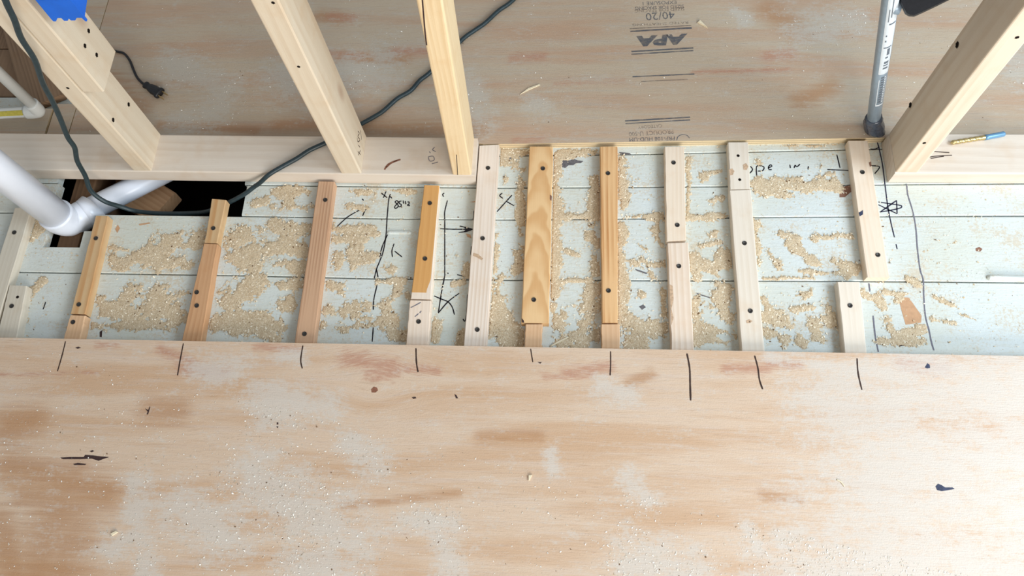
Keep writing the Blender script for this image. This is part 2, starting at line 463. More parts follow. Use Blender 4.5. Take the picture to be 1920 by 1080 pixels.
# ------------------------------------------------------------------ floor of painted boards
floor = bpy.data.objects.new('floor', None); COL.objects.link(floor)
floor['kind'] = 'structure'; floor['label'] = 'old white-painted board floor strewn with sawdust'
def curve(pts):
    w = [P(x, y, 0) for x, y in pts]
    xs = [p.x for p in w]; ys = [p.y for p in w]
    return lambda x: float(np.interp(x, xs, ys))
B1 = curve([(25, 510), (480, 517), (772, 524), (960, 525), (1435, 526.5), (1900, 529)])
B2 = curve([(25, 399), (180, 401), (450, 405), (785, 411), (892, 412.5), (1200, 410), (1460, 407), (1765, 405), (1920, 404)])
B3 = curve([(300, 345), (892, 352), (960, 352.5), (1435, 349), (1642, 346), (1920, 344)])
B4 = curve([(700, 290), (935, 292), (1165, 290), (1440, 284), (1650, 279), (1920, 274)])
HXL, HXR = P(92, 400).x, P(456, 375).x
NXL, NXR, NY = P(80, 462).x, P(150, 462).x, P(115, 462).y
NX2, NY2 = P(176, 425).x, P(170, 432).y
XA, XB, TH = -1.95, 1.75, 0.020
rows = []
yy = -0.62
while yy < 0.40:
    rows.append(yy); yy += 0.132
const = lambda c: (lambda x: c)
near = [const(v) for v in rows]
bounds = near + [B1, B2, B3, B4] + [const(0.865 + 0.132 * k) for k in range(1, 10)]
def plank(lo, hi, x0, x1, mat, steps=()):
    """steps: list of (xa, xb, y) where the far edge is cut back to y"""
    g = 0.0011; ch = 0.0016
    xs = sorted(set([x0, x1] + [x0 + (x1 - x0) * k / 14 for k in range(15)] + [s for q in steps for s in (q[0], q[1])]))
    rings = []
    def ring(x, yh):
        a = lo(x) + g; b = yh - g
        return [(x, a, -TH), (x, a, -ch), (x, a + ch, 0), (x, b - ch, 0), (x, b, -ch), (x, b, -TH)]
    def far(x, side):
        y = hi(x)
        for (xa, xb, ys) in steps:
            if (xa < x < xb) or (side > 0 and x == xa) or (side < 0 and x == xb):
                y = ys
        return y
    for x in xs:
        l, r = far(x, -1), far(x, 1)
        rings.append(ring(x, l))
        if abs(l - r) > 1e-6:
            rings.append(ring(x, r))
    V, Fs = loft(rings)
    return obj_world('plank', V, Fs, mat, floor)
for i in range(len(bounds) - 1):
    lo, hi = bounds[i], bounds[i + 1]
    mat = MAT['paint'] if i < len(near) + 4 else MAT['old']
    if hi is B2:
        plank(lo, hi, XA, XB, mat, [(NXL, NXR, NY), (NXR, NX2, NY2)])
    elif hi in (B3, B4):
        j = 0.003 * (1 if hi is B3 else -1)
        plank(lo, hi, XA, HXL + j, mat); plank(lo, hi, HXR + j, XB, mat)
    else:
        plank(lo, hi, XA, XB, mat)
Y0, Y1 = rows[0], 0.865 + 0.132 * 9
# under the boards: joists and soil, plus an unseen rim added to keep light out
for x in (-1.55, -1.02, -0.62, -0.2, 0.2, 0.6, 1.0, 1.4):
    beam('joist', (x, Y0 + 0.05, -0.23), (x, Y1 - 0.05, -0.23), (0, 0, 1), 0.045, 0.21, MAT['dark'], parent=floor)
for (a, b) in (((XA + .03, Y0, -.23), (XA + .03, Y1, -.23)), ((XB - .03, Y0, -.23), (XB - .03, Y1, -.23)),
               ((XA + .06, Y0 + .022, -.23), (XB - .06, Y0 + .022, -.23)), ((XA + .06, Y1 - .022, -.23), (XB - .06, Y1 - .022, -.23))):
    beam('light_block_rim', a, b, (0, 0, 1), 0.045, 0.21, MAT['dark'], parent=floor)
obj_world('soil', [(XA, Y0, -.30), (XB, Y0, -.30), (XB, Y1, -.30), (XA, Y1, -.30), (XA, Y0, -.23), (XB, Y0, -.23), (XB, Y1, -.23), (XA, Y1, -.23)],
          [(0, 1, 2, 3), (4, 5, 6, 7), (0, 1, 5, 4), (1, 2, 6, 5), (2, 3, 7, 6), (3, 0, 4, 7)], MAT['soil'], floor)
a = P(262, 372, -.10); b = P(318, 398, -.10)
beam('blocking', P(205, 330, -.12), P(318, 402, -.12), (0, 0, 1), 0.085, 0.035, MAT['brown'], parent=floor)

# ------------------------------------------------------------------ plywood sheets
ZF = 0.018      # top of the far sheet
ZS = 0.019      # top of the strips
ZN = 0.034      # top of the near sheet
def sheet(name, outline, z0, z1, mats, caps=None, step=None, label=''):
    """outline: (x0,x1,y0(x),y1) ; fine top grid carrying the attributes"""
    x0, x1, yf, y1, far_first = outline
    nx = int((x1 - x0) / step[0]); ny = int((y1 - min(yf(x0), yf(x1))) / step[1]) if far_first else int((max(yf(x0), yf(x1)) - y1) / step[1])
    V = []; Fs = []
    for j in range(ny + 1):
        for i in range(nx + 1):
            x = x0 + (x1 - x0) * i / nx
            V.append((x, yf(x) + (y1 - yf(x)) * j / ny, z1))
    idx = lambda i, j: j * (nx + 1) + i
    for j in range(ny):
        for i in range(nx):
            Fs.append((idx(i, j), idx(i + 1, j), idx(i + 1, j + 1), idx(i, j + 1)))
    ntop = len(Fs)
    border = [idx(i, 0) for i in range(nx + 1)] + [idx(nx, j) for j in range(1, ny + 1)] + [idx(i, ny) for i in range(nx - 1, -1, -1)] + [idx(0, j) for j in range(ny - 1, 0, -1)]
    base = len(V); V += [(V[k][0], V[k][1], z0) for k in border]; nb = len(border)
    for k in range(nb):
        Fs.append((border[k], border[(k + 1) % nb], base + (k + 1) % nb, base + k))
    Fs.append(tuple(base + k for k in range(nb)))
    A = np.array(V)
    c = Vector(((A[:, 0].min() + A[:, 0].max()) / 2, (A[:, 1].min() + A[:, 1].max()) / 2, z0))
    me = mesh(name, [Vector(v) - c for v in V], Fs)
    o = link(name, me, list(mats), None, Matrix.Translation(c))
    for k, p in enumerate(me.polygons):
        p.material_index = 0 if k < ntop else 1
    for key, lst in (caps or {}).items():
        f = np.clip(field(A[:, 0], A[:, 1], caps_world(lst, z1)), 0, 1)
        at = me.attributes.new(key, 'FLOAT', 'POINT')
        at.data.foreach_set('value', f.astype(np.float32))
    return o
e0, e1 = P(0, 633, ZN), P(1920, 667.5, ZN)
edge_n = lambda x: e0.y + (e1.y - e0.y) * (x - e0.x) / (e1.x - e0.x)
film_glare_n = [(370, 690, 450, 680, 45), (430, 700, 390, 712, 36), (520, 672, 560, 670, 24), (250, 905, 275, 1085, 45), (210, 1030, 260, 1000, 45), (330, 950, 430, 1010, 80),
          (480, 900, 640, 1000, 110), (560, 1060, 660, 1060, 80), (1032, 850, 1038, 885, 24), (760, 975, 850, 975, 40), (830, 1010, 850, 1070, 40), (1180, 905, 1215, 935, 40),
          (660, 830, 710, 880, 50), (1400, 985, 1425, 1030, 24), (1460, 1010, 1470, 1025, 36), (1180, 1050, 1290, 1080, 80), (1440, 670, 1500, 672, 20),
          (1560, 770, 1920, 720, 150), (1640, 900, 1920, 850, 230), (1560, 1060, 1920, 1040, 210), (1530, 690, 1900, 690, 40), (1960, 680, 1960, 1100, 560), (1960, 900, 1960, 1100, 480), (1180, 740, 1120, 725, 36), (620, 760, 500, 770, 50), (560, 745, 480, 740, 50)]  # right-hand capsules also paint window glare into the dust film
stain_n = [(70, 1080, 110, 960, 120), (75, 1080, 100, 980, 90), (130, 1010, 110, 1080, 110), (140, 890, 110, 960, 60), (20, 800, 60, 790, 60), (20, 870, 200, 920, 60), (40, 930, 200, 930, 40), (330, 770, 280, 768, 50), (860, 925, 640, 950, 16),
           (900, 820, 1010, 820, 24), (1500, 938, 1430, 930, 20), (1180, 720, 1220, 700, 20), (0, 980, 30, 1080, 60)]
red_n = [(650, 672, 740, 690, 34), (690, 705, 730, 705, 20), (820, 695, 760, 690, 18), (0, 701, 185, 700, 7), (340, 690, 420, 700, 26), (480, 650, 560, 655, 16), (1060, 700, 1140, 688, 24),
         (1360, 690, 1440, 690, 22), (1440, 683, 1500, 685, 18), (1690, 680, 1770, 690, 34), (180, 648, 220, 648, 10), (300, 655, 360, 680, 20), (1110, 705, 1020, 705, 14)]
ply_near = sheet('plywood_sheet', (-1.36, 1.08, edge_n, -0.76, False), ZS, ZN, (MAT['plyn'], MAT['plyn_e']), {'film': film_glare_n, 'stain': stain_n, 'red': red_n}, (0.008, 0.008))
tag(ply_near, 'broad tan plywood sheet laid over the strip ends, dusted with sawdust and short marker ticks', 'plywood', 'plywood subfloor sheets')
g0, g1 = P(900, 270.5, ZF), P(1650, 258, ZF)
_a, _b = P(75, 336, 0), P(892, 347.5, 0)
edge_f = lambda x: max((_a.y + (_b.y - _a.y) * (x - _a.x) / (_b.x - _a.x) + 0.0897) if x < P(894, 347, 0).x else 0.86 if x < P(1664, 343, 0).x - 0.003 else P(1664, 343, 0).y + 0.0900, g0.y + (g1.y - g0.y) * (x - g0.x) / (g1.x - g0.x))
XS = P(95, 225, ZF).x
YN = P(110, 195, ZF).y       # far edge of the small piece left of the recess
XN = P(146, 195, ZF).x
film_f = [(540, 150, 700, 130, 90), (880, 160, 900, 230, 50), (1000, 195, 1020, 205, 36), (420, 200, 350, 230, 60), (1500, 60, 1600, 40, 60), (1850, 90, 1920, 120, 80), (1380, 20, 1400, 40, 24), (320, 120, 420, 170, 60)]
stain_shade_f = [(520, 235, 900, 240, 30), (300, 235, 480, 245, 20), (600, 30, 640, 35, 30), (1440, 20, 1500, 60, 50), (640, 110, 760, 110, 25), (200, 150, 260, 200, 50), (1500, 190, 1560, 160, 40)]  # bands along the left plate's back paint its shadow into the veneer
red_f = [(620, 30, 660, 35, 20), (740, 95, 820, 95, 22), (620, 100, 680, 105, 18), (1040, 155, 1170, 150, 10), (960, 110, 1020, 105, 20), (1440, 105, 1480, 100, 30), (1300, 135, 1480, 130, 10), (960, 265, 1020, 262, 14)]
ply_far = sheet('plywood_sheet', (XN, XS + 2.44, edge_f, 2.05, True), 0.0, ZF, (MAT['plyf'], MAT['plyf_e']), {'film': film_f, 'stain': stain_shade_f, 'red': red_f}, (0.012, 0.012))
tag(ply_far, 'grey-tan plywood sheet with an upside-down grade stamp behind the wall plates', 'plywood', 'plywood subfloor sheets')
def slab(name, x0, x1, y0, y1, z0, z1, mats, parent=None):
    V = [(x0, y0, z0), (x1, y0, z0), (x1, y1, z0), (x0, y1, z0), (x0, y0, z1), (x1, y0, z1), (x1, y1, z1), (x0, y1, z1)]
    Fs = [(4, 5, 6, 7), (0, 1, 5, 4), (1, 2, 6, 5), (2, 3, 7, 6), (3, 0, 4, 7), (3, 2, 1, 0)]
    o = obj_world(name, V, Fs, list(mats), parent)
    for k, p in enumerate(o.data.polygons): p.material_index = min(k, 1) if len(mats) > 1 else 0
    return o
o = slab('plywood_offcut', P(146, 30, ZF).x, XN - 0.002, P(213, 100, ZF).y, 2.05, 0, ZF, (MAT['plyf'], MAT['plyf_e']))
tag(o, 'plywood offcut behind the doubled stud, above the thin plug cord', 'plywood', 'plywood subfloor sheets')
o = slab('plywood_offcut', XS + 0.001, XN - 0.002, 0.8815, YN, 0, ZF, (MAT['plyf'], MAT['plyf_e']))
tag(o, 'small tan plywood offcut beside the foot of the doubled stud', 'plywood', 'plywood subfloor sheets')
o = slab('plywood_offcut', -1.75, XS - 0.004, 0.8835, YN - 0.012, 0, ZF, (MAT['plyf'], MAT['plyf_e']))
tag(o, 'pale plywood offcut beneath the yellow-printed water pipe', 'plywood', 'plywood subfloor sheets')
o = beam('board', P(92, 200, 0.001), P(20, -40, 0.001), (0, 0, 1), 0.085, 0.018, MAT['old'])
tag(o, 'weathered brown board lying flat behind the small white water pipe', 'board')
# ------------------------------------------------------------------ furring strips
def screw_mesh():
    n = 14; V = []; Fs = []
    rs = [(0.0050, 0.0), (0.0048, 0.0012), (0.0038, 0.0014), (0.0026, 0.0007), (0.0012, 0.0003)]
    for r, z in rs:
        for k in range(n):
            q = r * (0.72 if (r < 0.003 and k % 2) else 1.0)
            V.append((q * math.cos(2 * math.pi * k / n), q * math.sin(2 * math.pi * k / n), z))
    for i in range(len(rs) - 1):
        for k in range(n):
            Fs.append((i * n + k, i * n + (k + 1) % n, (i + 1) * n + (k + 1) % n, (i + 1) * n + k))
    Fs.append(tuple(4 * n + k for k in range(n)))
    me = mesh('screw', V, Fs); me.materials.append(MAT['screw']); return me
SCREW = screw_mesh()
def bore_mesh():
    n = 12
    V = [(0, 0, 0.0004)] + [(0.0030 * (1 + 0.15 * math.sin(3 * k)) * math.cos(2 * math.pi * k / n), 0.0030 * (1 + 0.15 * math.sin(3 * k)) * math.sin(2 * math.pi * k / n), 0.0003) for k in range(n)]
    me = mesh('screw_hole', V, [(0, 1 + k, 1 + (k + 1) % n) for k in range(n)]); me.materials.append(MAT['hole']); return me
BORE = bore_mesh()
STRIPQ = []; STRIPS = []
def strip(corners, mat, label, screws=(), holes=(), z=ZS, name='furring_strip', seed=0, rough=0.0005):
    tl, tr, br, bl = [P(x, y, z) for x, y in corners]
    top, bot = (tl + tr) / 2, (bl + br) / 2
    m = frame((bot.x, bot.y, 0.0), Vector((top.x - bot.x, top.y - bot.y, 0)), (0, 0, 1))
    im = m.inverted(); tl, tr, br, bl = [im @ v for v in (tl, tr, br, bl)]
    rnd = random.Random(len(STRIPQ) * 13 + 5)
    n = 12; rings = []; c = 0.0014; h = z
    for i in range(n + 1):
        t = i / n
        a = bl.lerp(tl, t); b = br.lerp(tr, t)
        j1 = rnd.uniform(-rough, rough); j2 = rnd.uniform(-rough, rough)
        xa, xb, ya, yb = a.x + j1, b.x + j2, a.y, b.y
        rings.append([(xa, ya, 0.0), (xa, ya, h - c), (xa + c, ya, h), (xb - c, yb, h), (xb, yb, h - c), (xb, yb, 0.0)])
    V, Fs = loft(rings)
    o = link(name, mesh(name, V, Fs), mat, None, m)
    tag(o, label, 'wood strip', 'furring strips screwed to the painted floor')
    for (x, y) in screws:
        q = im @ P(x, y, z); link('screw', SCREW, None, o, Matrix.Translation((q.x, q.y, h)) @ Matrix.Rotation(rnd.uniform(0, 6), 4, 'Z') @ Matrix.Scale(0.9, 4))
    for (x, y) in holes:
        q = im @ P(x, y, z); link('screw_hole', BORE, None, o, Matrix.Translation((q.x, q.y, h)))
    STRIPS.append(o)
    STRIPQ.append([m @ Vector((v[0], v[1], 0)) for v in (rings[0][0], rings[0][5], rings[-1][5], rings[-1][0])])
    return o
strip([(27, 390), (60, 388), (-13, 630), (-48, 628)], MAT['grey'], 'long greyish strip running beneath the vertical white drain pipe', [(27, 436)])
strip([(17, 535), (50, 536), (30, 640), (-8, 639)], MAT['grey'], 'short greyish strip set against the long greyish strip by the drain pipe', [(22, 574)], [(33, 557)])
strip([(179, 405), (203, 405), (160, 589), (132, 588)], MAT['tan'], 'tan strip with an orange streak starting at the floor hole beside the elbow', [(180, 447), (148, 571)])
strip([(131, 591), (160, 592), (150, 639), (118, 638)], MAT['block'], 'tiny tan end piece below the orange-streaked strip', [(137, 604)])
strip([(397, 373), (424, 375), (407, 456), (383, 455)], MAT['tan'], 'short tan strip overhanging the floor hole', [(400, 428)])
strip([(382, 457), (408, 458), (377, 642), (340, 641)], MAT['brown'], 'brown strip with two screws close together', [(369, 548), (369, 573)])
strip([(597, 340), (627, 341), (588, 645), (552, 644)], MAT['rosy'], 'rosy brown strip butted against the wall plate between the floor hole and the marker figures', [(610, 375), (571, 626)])
MAT['stained'] = wood('half_stained_wood', (232, 216, 198), (214, 190, 164), 90, 0.35, stain=(0.014, 0.0155, 0.0172, (212, 160, 98), (190, 132, 72)))
strip([(795, 347), (824, 348), (808, 561), (770, 560)], MAT['stained'], 'orange-stained strip with a bare pale lower edge', [(806, 381), (797, 485)])
h_piece = strip([(768, 563), (808, 564), (803, 649), (761, 648)], MAT['pale'], 'short pale piece continuing the orange-stained strip, with pencil ticks', [(785, 603)])
strip([(899, 273), (936, 271.5), (912, 652), (869, 652)], MAT['grainy'], 'long pale grainy strip lying along the end of the wall plate', [(915, 315), (905, 447), (895, 618)])
strip([(993, 275), (1037, 275), (1029, 606), (977, 605)], MAT['pine'], 'widest strip, yellow pine with arched grain', [(1018, 316), (1001, 562)])
strip([(985, 608), (1017, 608), (1015, 656), (983, 656)], MAT['block'], 'narrow tan stub below the wide arched-grain strip')
strip([(1125, 275), (1158, 275), (1158, 605), (1129, 605)], MAT['stripe'], 'narrow pine strip with bold orange stripes along its length', [(1140, 325), (1141, 545)])
strip([(1127, 608), (1162, 608), (1162, 659), (1128, 659)], MAT['block'], 'tan stub below the orange-striped pine strip')
strip([(1246, 275), (1283, 275), (1286, 450), (1250, 452)], MAT['cream'], 'cream strip with two screws, upper half of a broken run', [(1263, 305), (1270, 422)])
strip([(1252, 456), (1291, 455), (1302, 661), (1259, 661)], MAT['pale'], 'pale strip with a chipped edge, lower half of a broken run', [(1273, 499)], rough=0.0009)
strip([(1365, 267), (1403, 267), (1407, 354), (1369, 355)], MAT['pale2'], 'short knotty whitish piece abutting the handwritten word on the boards', (), [(1384, 292), (1387, 337)])
strip([(1368, 357), (1408, 356), (1434, 664), (1391, 664)], MAT['pale2'], 'long whitish strip with a small knot near its foot', [(1396, 456), (1407, 583)])
strip([(1590, 264), (1627, 264), (1668, 520), (1626, 520)], MAT['cream'], 'slanting cream strip beside the drawn star', [(1617, 323), (1646, 478)])
strip([(1570, 529), (1612, 529), (1626, 667), (1584, 667)], MAT['pale2'], 'short whitish strip offset below the slanting cream strip', [(1594, 573)])

# ------------------------------------------------------------------ wall framing
YP0, YP1, ZP = 0.7840, 0.8715, 0.038
def q_plate(name, xa, xb, ya, yb, mat, label):
    w = 0.0885
    o = beam(name, (xa, ya + w / 2, 0.0006), (xb, yb + w / 2, 0.0006), (0, 0, 1), w, ZP, mat, 0.0022)
    tag(o, label, 'wall plate', 'bottom plates of the stud wall'); return o
fl = P(75, 336, 0); fr = P(892, 347.5, 0)
plate_xr = P(894, 347, 0).x
sl = (fr.y - fl.y) / (fr.x - fl.x)
yl = lambda x: fl.y + sl * (x - fl.x)
plate_l = q_plate('sole_plate', -1.85, plate_xr, yl(-1.85), yl(plate_xr), MAT['plate'], 'long pale wall plate spanning the floor hole, three studs standing on it')
pr = P(1664, 343, 0); pe = P(1920, 343, 0)
plate_r = q_plate('sole_plate', pr.x, 1.7, pr.y, pe.y, MAT['plate'], 'bright wall plate carrying the drill bit, one stud at its cut end')
def stud(name, bl, br, tl, mat, label, yb, depth=0.089, hgt=2.3, w=0.038, z0=None, cat='stud', group='upright studs of the wall'):
    """bl, br: image points of the narrow face's foot; tl: a higher point of its left edge"""
    z0 = ZP + 0.0006 if z0 is None else z0
    a = PY(bl[0], bl[1], yb); t = PY(tl[0], tl[1], yb); b = PY(br[0], br[1], yb)
    lean = (t.x - a.x) / (t.z - a.z)
    w = max(0.036, min(0.0415, (b - a).length))
    x0 = a.x + w / 2
    base = Vector((x0, yb + depth, z0)); top = Vector((x0 + lean * hgt * 0.999, yb + depth, z0 + hgt))
    o = beam(name, base, top, (0, -1, 0), w, depth, mat, 0.0026)
    tag(o, label, cat, group)
    o['lean'] = lean
    return o
yf = lambda x: yl(x) + 0.0015
s1 = stud('wall_stud', (250, 320), (282, 318), (0, 50), MAT['stud'], 'stud doubled with a shorter board, nearest the drain pipe', yf(P(266, 320, ZP).x))
s2 = stud('wall_stud', (640, 326), (680, 326), (480, 22), MAT['stud'], 'stud with the dark cord passing behind its foot, pencil figures on its side', yf(P(660, 326, ZP).x))
s3 = stud('wall_stud', (849, 329), (884, 329), (780, 0), MAT['study'], 'yellowish stud with a long split at the end of the plate', yf(P(866, 329, ZP).x))
yr = pr.y + 0.0015
s4 = stud('wall_stud', (1680, 322), (1723, 322), (1920, 13), MAT['studb'], 'brown-sided knotty stud leaning over the bright wall plate', yr, w=0.042)
# short board nailed to the first stud
yb1 = yf(P(266, 320, ZP).x)
lean1 = s1['lean']
c0 = PY(153, 172, yb1); c1 = PY(191, 171, yb1)
bw = 0.0385
blk = beam('stud_board', (c0.x + 0.0015 + bw / 2, yb1 + 0.0885, c0.z), (c0.x + 0.0015 + bw / 2 + lean1 * 1.9, yb1 + 0.0885, c0.z + 1.9), (0, -1, 0), bw, 0.0885, MAT['stud'], 0.0026)
tag(blk, 'shorter board nailed flat against the stud by the drain pipe, carrying the blue box', 'board')
def on_side(o, pts, mesh_, name, x):
    """small things on the right-hand face of a leaning board"""
    iv = inv(o)
    for (px, py) in pts:
        w = PX(px, py, x)
        l = iv @ w
        q = link(name, mesh_, None, o, Matrix.Translation((l.x, l.y, l.z)) @ Matrix.Rotation(math.pi / 2, 4, 'Y'))
def side_face(o, pts, name, mesh_, scale=1.0):
    iv = inv(o); me = o.data
    xm = max(v.co.x for v in me.vertices); xn = min(v.co.x for v in me.vertices)
    o_, cdir = iv @ CAM, None
    for (px, py) in pts:
        d = (iv.to_3x3() @ ray(px, py))
        xs = xn if d.x > 0 and o_.x < xn else xm
        t = (xs - o_.x) / d.x
        l = o_ + d * t
        link(name, mesh_, None, o, Matrix.Translation(l) @ Matrix.Rotation(math.pi / 2 if xs == xm else -math.pi / 2, 4, 'Y') @ Matrix.Scale(scale, 4))
def front_face(o, pts, name, mesh_, scale=1.0):
    iv = inv(o); zm = max(v.co.z for v in o.data.vertices); o_ = iv @ CAM
    for (px, py) in pts:
        d = iv.to_3x3() @ ray(px, py); t = (zm - o_.z) / d.z
        link(name, mesh_, None, o, Matrix.Translation(o_ + d * t) @ Matrix.Scale(scale, 4))
side_face(blk, [(166, 58), (159, 86), (181, 103)], 'nail_hole', BORE, 1.3)
side_face(s1, [(212, 225), (241, 196)], 'nail_hole', BORE, 1.4)
side_face(s4, [(1795, 84), (1707, 197)], 'knot', BORE, 1.8)
front_face(s2, [(512, 5), (560, 125)], 'nail_hole', BORE, 0.9)
front_face(s1, [(127, 165)], 'nail_hole', BORE, 0.9)
front_face(s4, [(1733, 268), (1907, 70)], 'nail_hole', BORE, 1.0)

# ------------------------------------------------------------------ flat marks
def ribbon(name, pts, z, w, mat, parent, sub=5, lift=0.00035, taper=0.75):
    q = smooth_path([P(x, y, z) for x, y in pts], sub) if len(pts) > 1 else None
    V = []; Fs = []; n = len(q); rnd = random.Random(int(pts[0][0] * 7 + pts[0][1]))
    for i, p in enumerate(q):
        d = (q[min(i + 1, n - 1)] - q[max(i - 1, 0)]); s = Vector((-d.y, d.x, 0)).normalized()
        ww = w / 2 * (taper if i in (0, n - 1) else rnd.uniform(0.82, 1.12))
        V += [Vector((p.x, p.y, z + lift)) - s * ww, Vector((p.x, p.y, z + lift)) + s * ww]
        if i: Fs.append((2 * i - 2, 2 * i, 2 * i + 1, 2 * i - 1))
    return obj_world(name, V, Fs, mat, parent)
def patch(name, pts, z, mat, parent, lift=0.0003):
    V = [P(x, y, z) + Vector((0, 0, lift)) for x, y in pts]
    return obj_world(name, V, [tuple(range(len(V)))], mat, parent)
LW = 0.0023
INK = [
 [(715, 362), (726, 371)], [(724, 359), (719, 371)],
 [(732, 364), (729, 375), (726, 407), (724, 440), (719, 470), (712, 490), (706, 505), (702, 522)], [(727, 440), (717, 462), (712, 482)], [(706, 505), (709, 520)],
 [(707, 535), (701, 562), (700, 581)], [(700, 614), (698, 641)],
 [(744, 376), (741, 379), (745, 383), (747, 387), (742, 391), (740, 388), (744, 383), (747, 379), (744, 376)], [(753, 377), (749, 378), (749, 382), (752, 383), (752, 387), (748, 388)],
 [(756, 376), (757, 382)], [(760, 377), (761, 383)], [(764, 379), (767, 379), (767, 382), (764, 385), (769, 385)],
 [(632, 425), (652, 407), (674, 394)], [(680, 405), (685, 394), (692, 388)], [(679, 373), (682, 376)],
 [(739, 457), (735, 470), (736, 482)], [(740, 471), (754, 482)], [(731, 368), (735, 372)],
 [(839, 376), (834, 397), (834, 415), (834, 465), (834, 510), (834, 517), (830, 537), (826, 560), (822, 587)], [(833, 362), (830, 365), (832, 369)],
 [(825, 429), (850, 430), (880, 430)], [(862, 424), (875, 427), (886, 430)], [(860, 436), (875, 434), (886, 430)],
 [(889, 395), (888, 410)], [(884, 462), (883, 478)], [(877, 552), (875, 585), (872, 602), (868, 598)],
 [(814, 555), (828, 561), (840, 566), (848, 576), (852, 590)], [(861, 550), (840, 566), (822, 587)], [(857, 515), (879, 521)], [(839, 512), (841, 513)],
 [(932, 397), (950, 377), (960, 366)], [(942, 362), (937, 367), (943, 372)], [(950, 378), (964, 386)],
 [(86, 566), (81, 580)],
 [(1407, 312), (1411, 318), (1406, 325)], [(1419, 332), (1419, 312), (1432, 313), (1430, 320), (1421, 321)], [(1440, 315), (1447, 312), (1445, 309), (1441, 313), (1442, 318), (1447, 318)],
 [(1481, 309), (1482, 315)], [(1489, 315), (1491, 310), (1494, 313), (1500, 308)], [(1516, 312), (1515, 318)],
 [(1569, 290), (1575, 315)], [(1551, 318), (1572, 319), (1595, 320)], [(1634, 311), (1649, 313), (1640, 326)], [(1632, 280), (1640, 280), (1647, 277)],
]
for s in INK:
    ribbon('marker_line', s, 0, LW, MAT['ink'], floor)
patch('marker_line', [(868, 425), (887, 430), (868, 436), (874, 430)], 0, MAT['ink'], floor, 0.0004)
for s in ([(1645, 267), (1649, 282), (1655, 312), (1660, 352), (1665, 390), (1671, 420), (1677, 445)], [(1680, 458), (1682, 467)],
          [(1647, 379), (1681, 384), (1691, 386)], [(1691, 386), (1686, 391), (1650, 398)], [(1650, 398), (1681, 376)], [(1681, 376), (1682, 401)], [(1682, 401), (1647, 384)]):
    ribbon('marker_line', s, 0, LW, MAT['inkblue'], floor, 4)
for s in ([(1700, 345), (1702, 365), (1711, 395), (1717, 427), (1720, 465), (1725, 505), (1731, 525), (1732, 555), (1735, 592), (1742, 620), (1746, 640), (1751, 657)],
          [(1629, 531), (1631, 547)], [(1637, 592), (1641, 630), (1647, 660)]):
    ribbon('pencil_line', s, 0, 0.0026, MAT['pencil'], floor)
for s in ([(789, 567), (780, 572), (770, 577)], [(790, 583), (787, 587)], [(785, 588), (778, 594)]):
    ribbon('pencil_line', s, ZS, 0.0018, MAT['pencil'], h_piece)
for s, w in (([(123, 640), (117, 665), (108, 696)], .0022), ([(344, 644), (338, 675), (333, 704)], .0024), ([(568, 648), (564, 675), (567, 691)], .0024), ([(780, 653), (781, 680), (784, 698)], .0026),
          ([(995, 654), (999, 679)], .0022), ([(1145, 659), (1145, 685), (1144, 704)], .0024), ([(1288, 663), (1293, 690), (1294, 720), (1295, 751)], .0032),
          ([(1415, 667), (1421, 690), (1424, 712), (1430, 730)], .0028), ([(1607, 672), (1609, 700), (1616, 731)], .0026)):
    ribbon('marker_line', s, ZN, w, MAT['inkbrown'], ply_near)
# stains, knots and peeled places
for pts in ([(113, 858), (130, 857), (157, 857), (160, 853), (175, 854), (190, 856), (205, 857), (196, 860), (185, 864), (172, 860), (150, 861), (118, 861)], [(137, 870), (146, 868), (162, 870), (160, 872), (140, 872)],
            [(168, 846), (174, 844), (177, 846), (172, 848)], [(272, 766), (278, 769), (281, 762), (282, 763), (278, 777), (275, 777), (277, 772)], [(772, 745), (779, 744), (781, 747), (775, 748)],
            [(852, 739), (856, 741), (859, 747), (855, 747)], [(141, 652), (147, 650), (152, 652), (146, 654)], [(519, 792), (522, 792), (522, 796), (519, 796)], [(518, 800), (522, 799), (521, 803)], [(1008, 679), (1016, 679), (1013, 682)]):
    patch('resin_streak', pts, ZN, MAT['sap'], ply_near)
patch('knot', [(696, 730), (701, 725), (707, 727), (709, 732), (704, 736), (697, 736)], ZN, MAT['knot'], ply_near)
patch('knot', [(1734, 689), (1739, 681), (1743, 684), (1744, 690), (1738, 691)], ZN, MAT['bluestain'], ply_near)
patch('blue_stain', [(1754, 912), (1759, 907), (1766, 910), (1772, 914), (1786, 914), (1790, 917), (1778, 919), (1766, 921), (1757, 919)], ZN, MAT['bluestain'], ply_near)
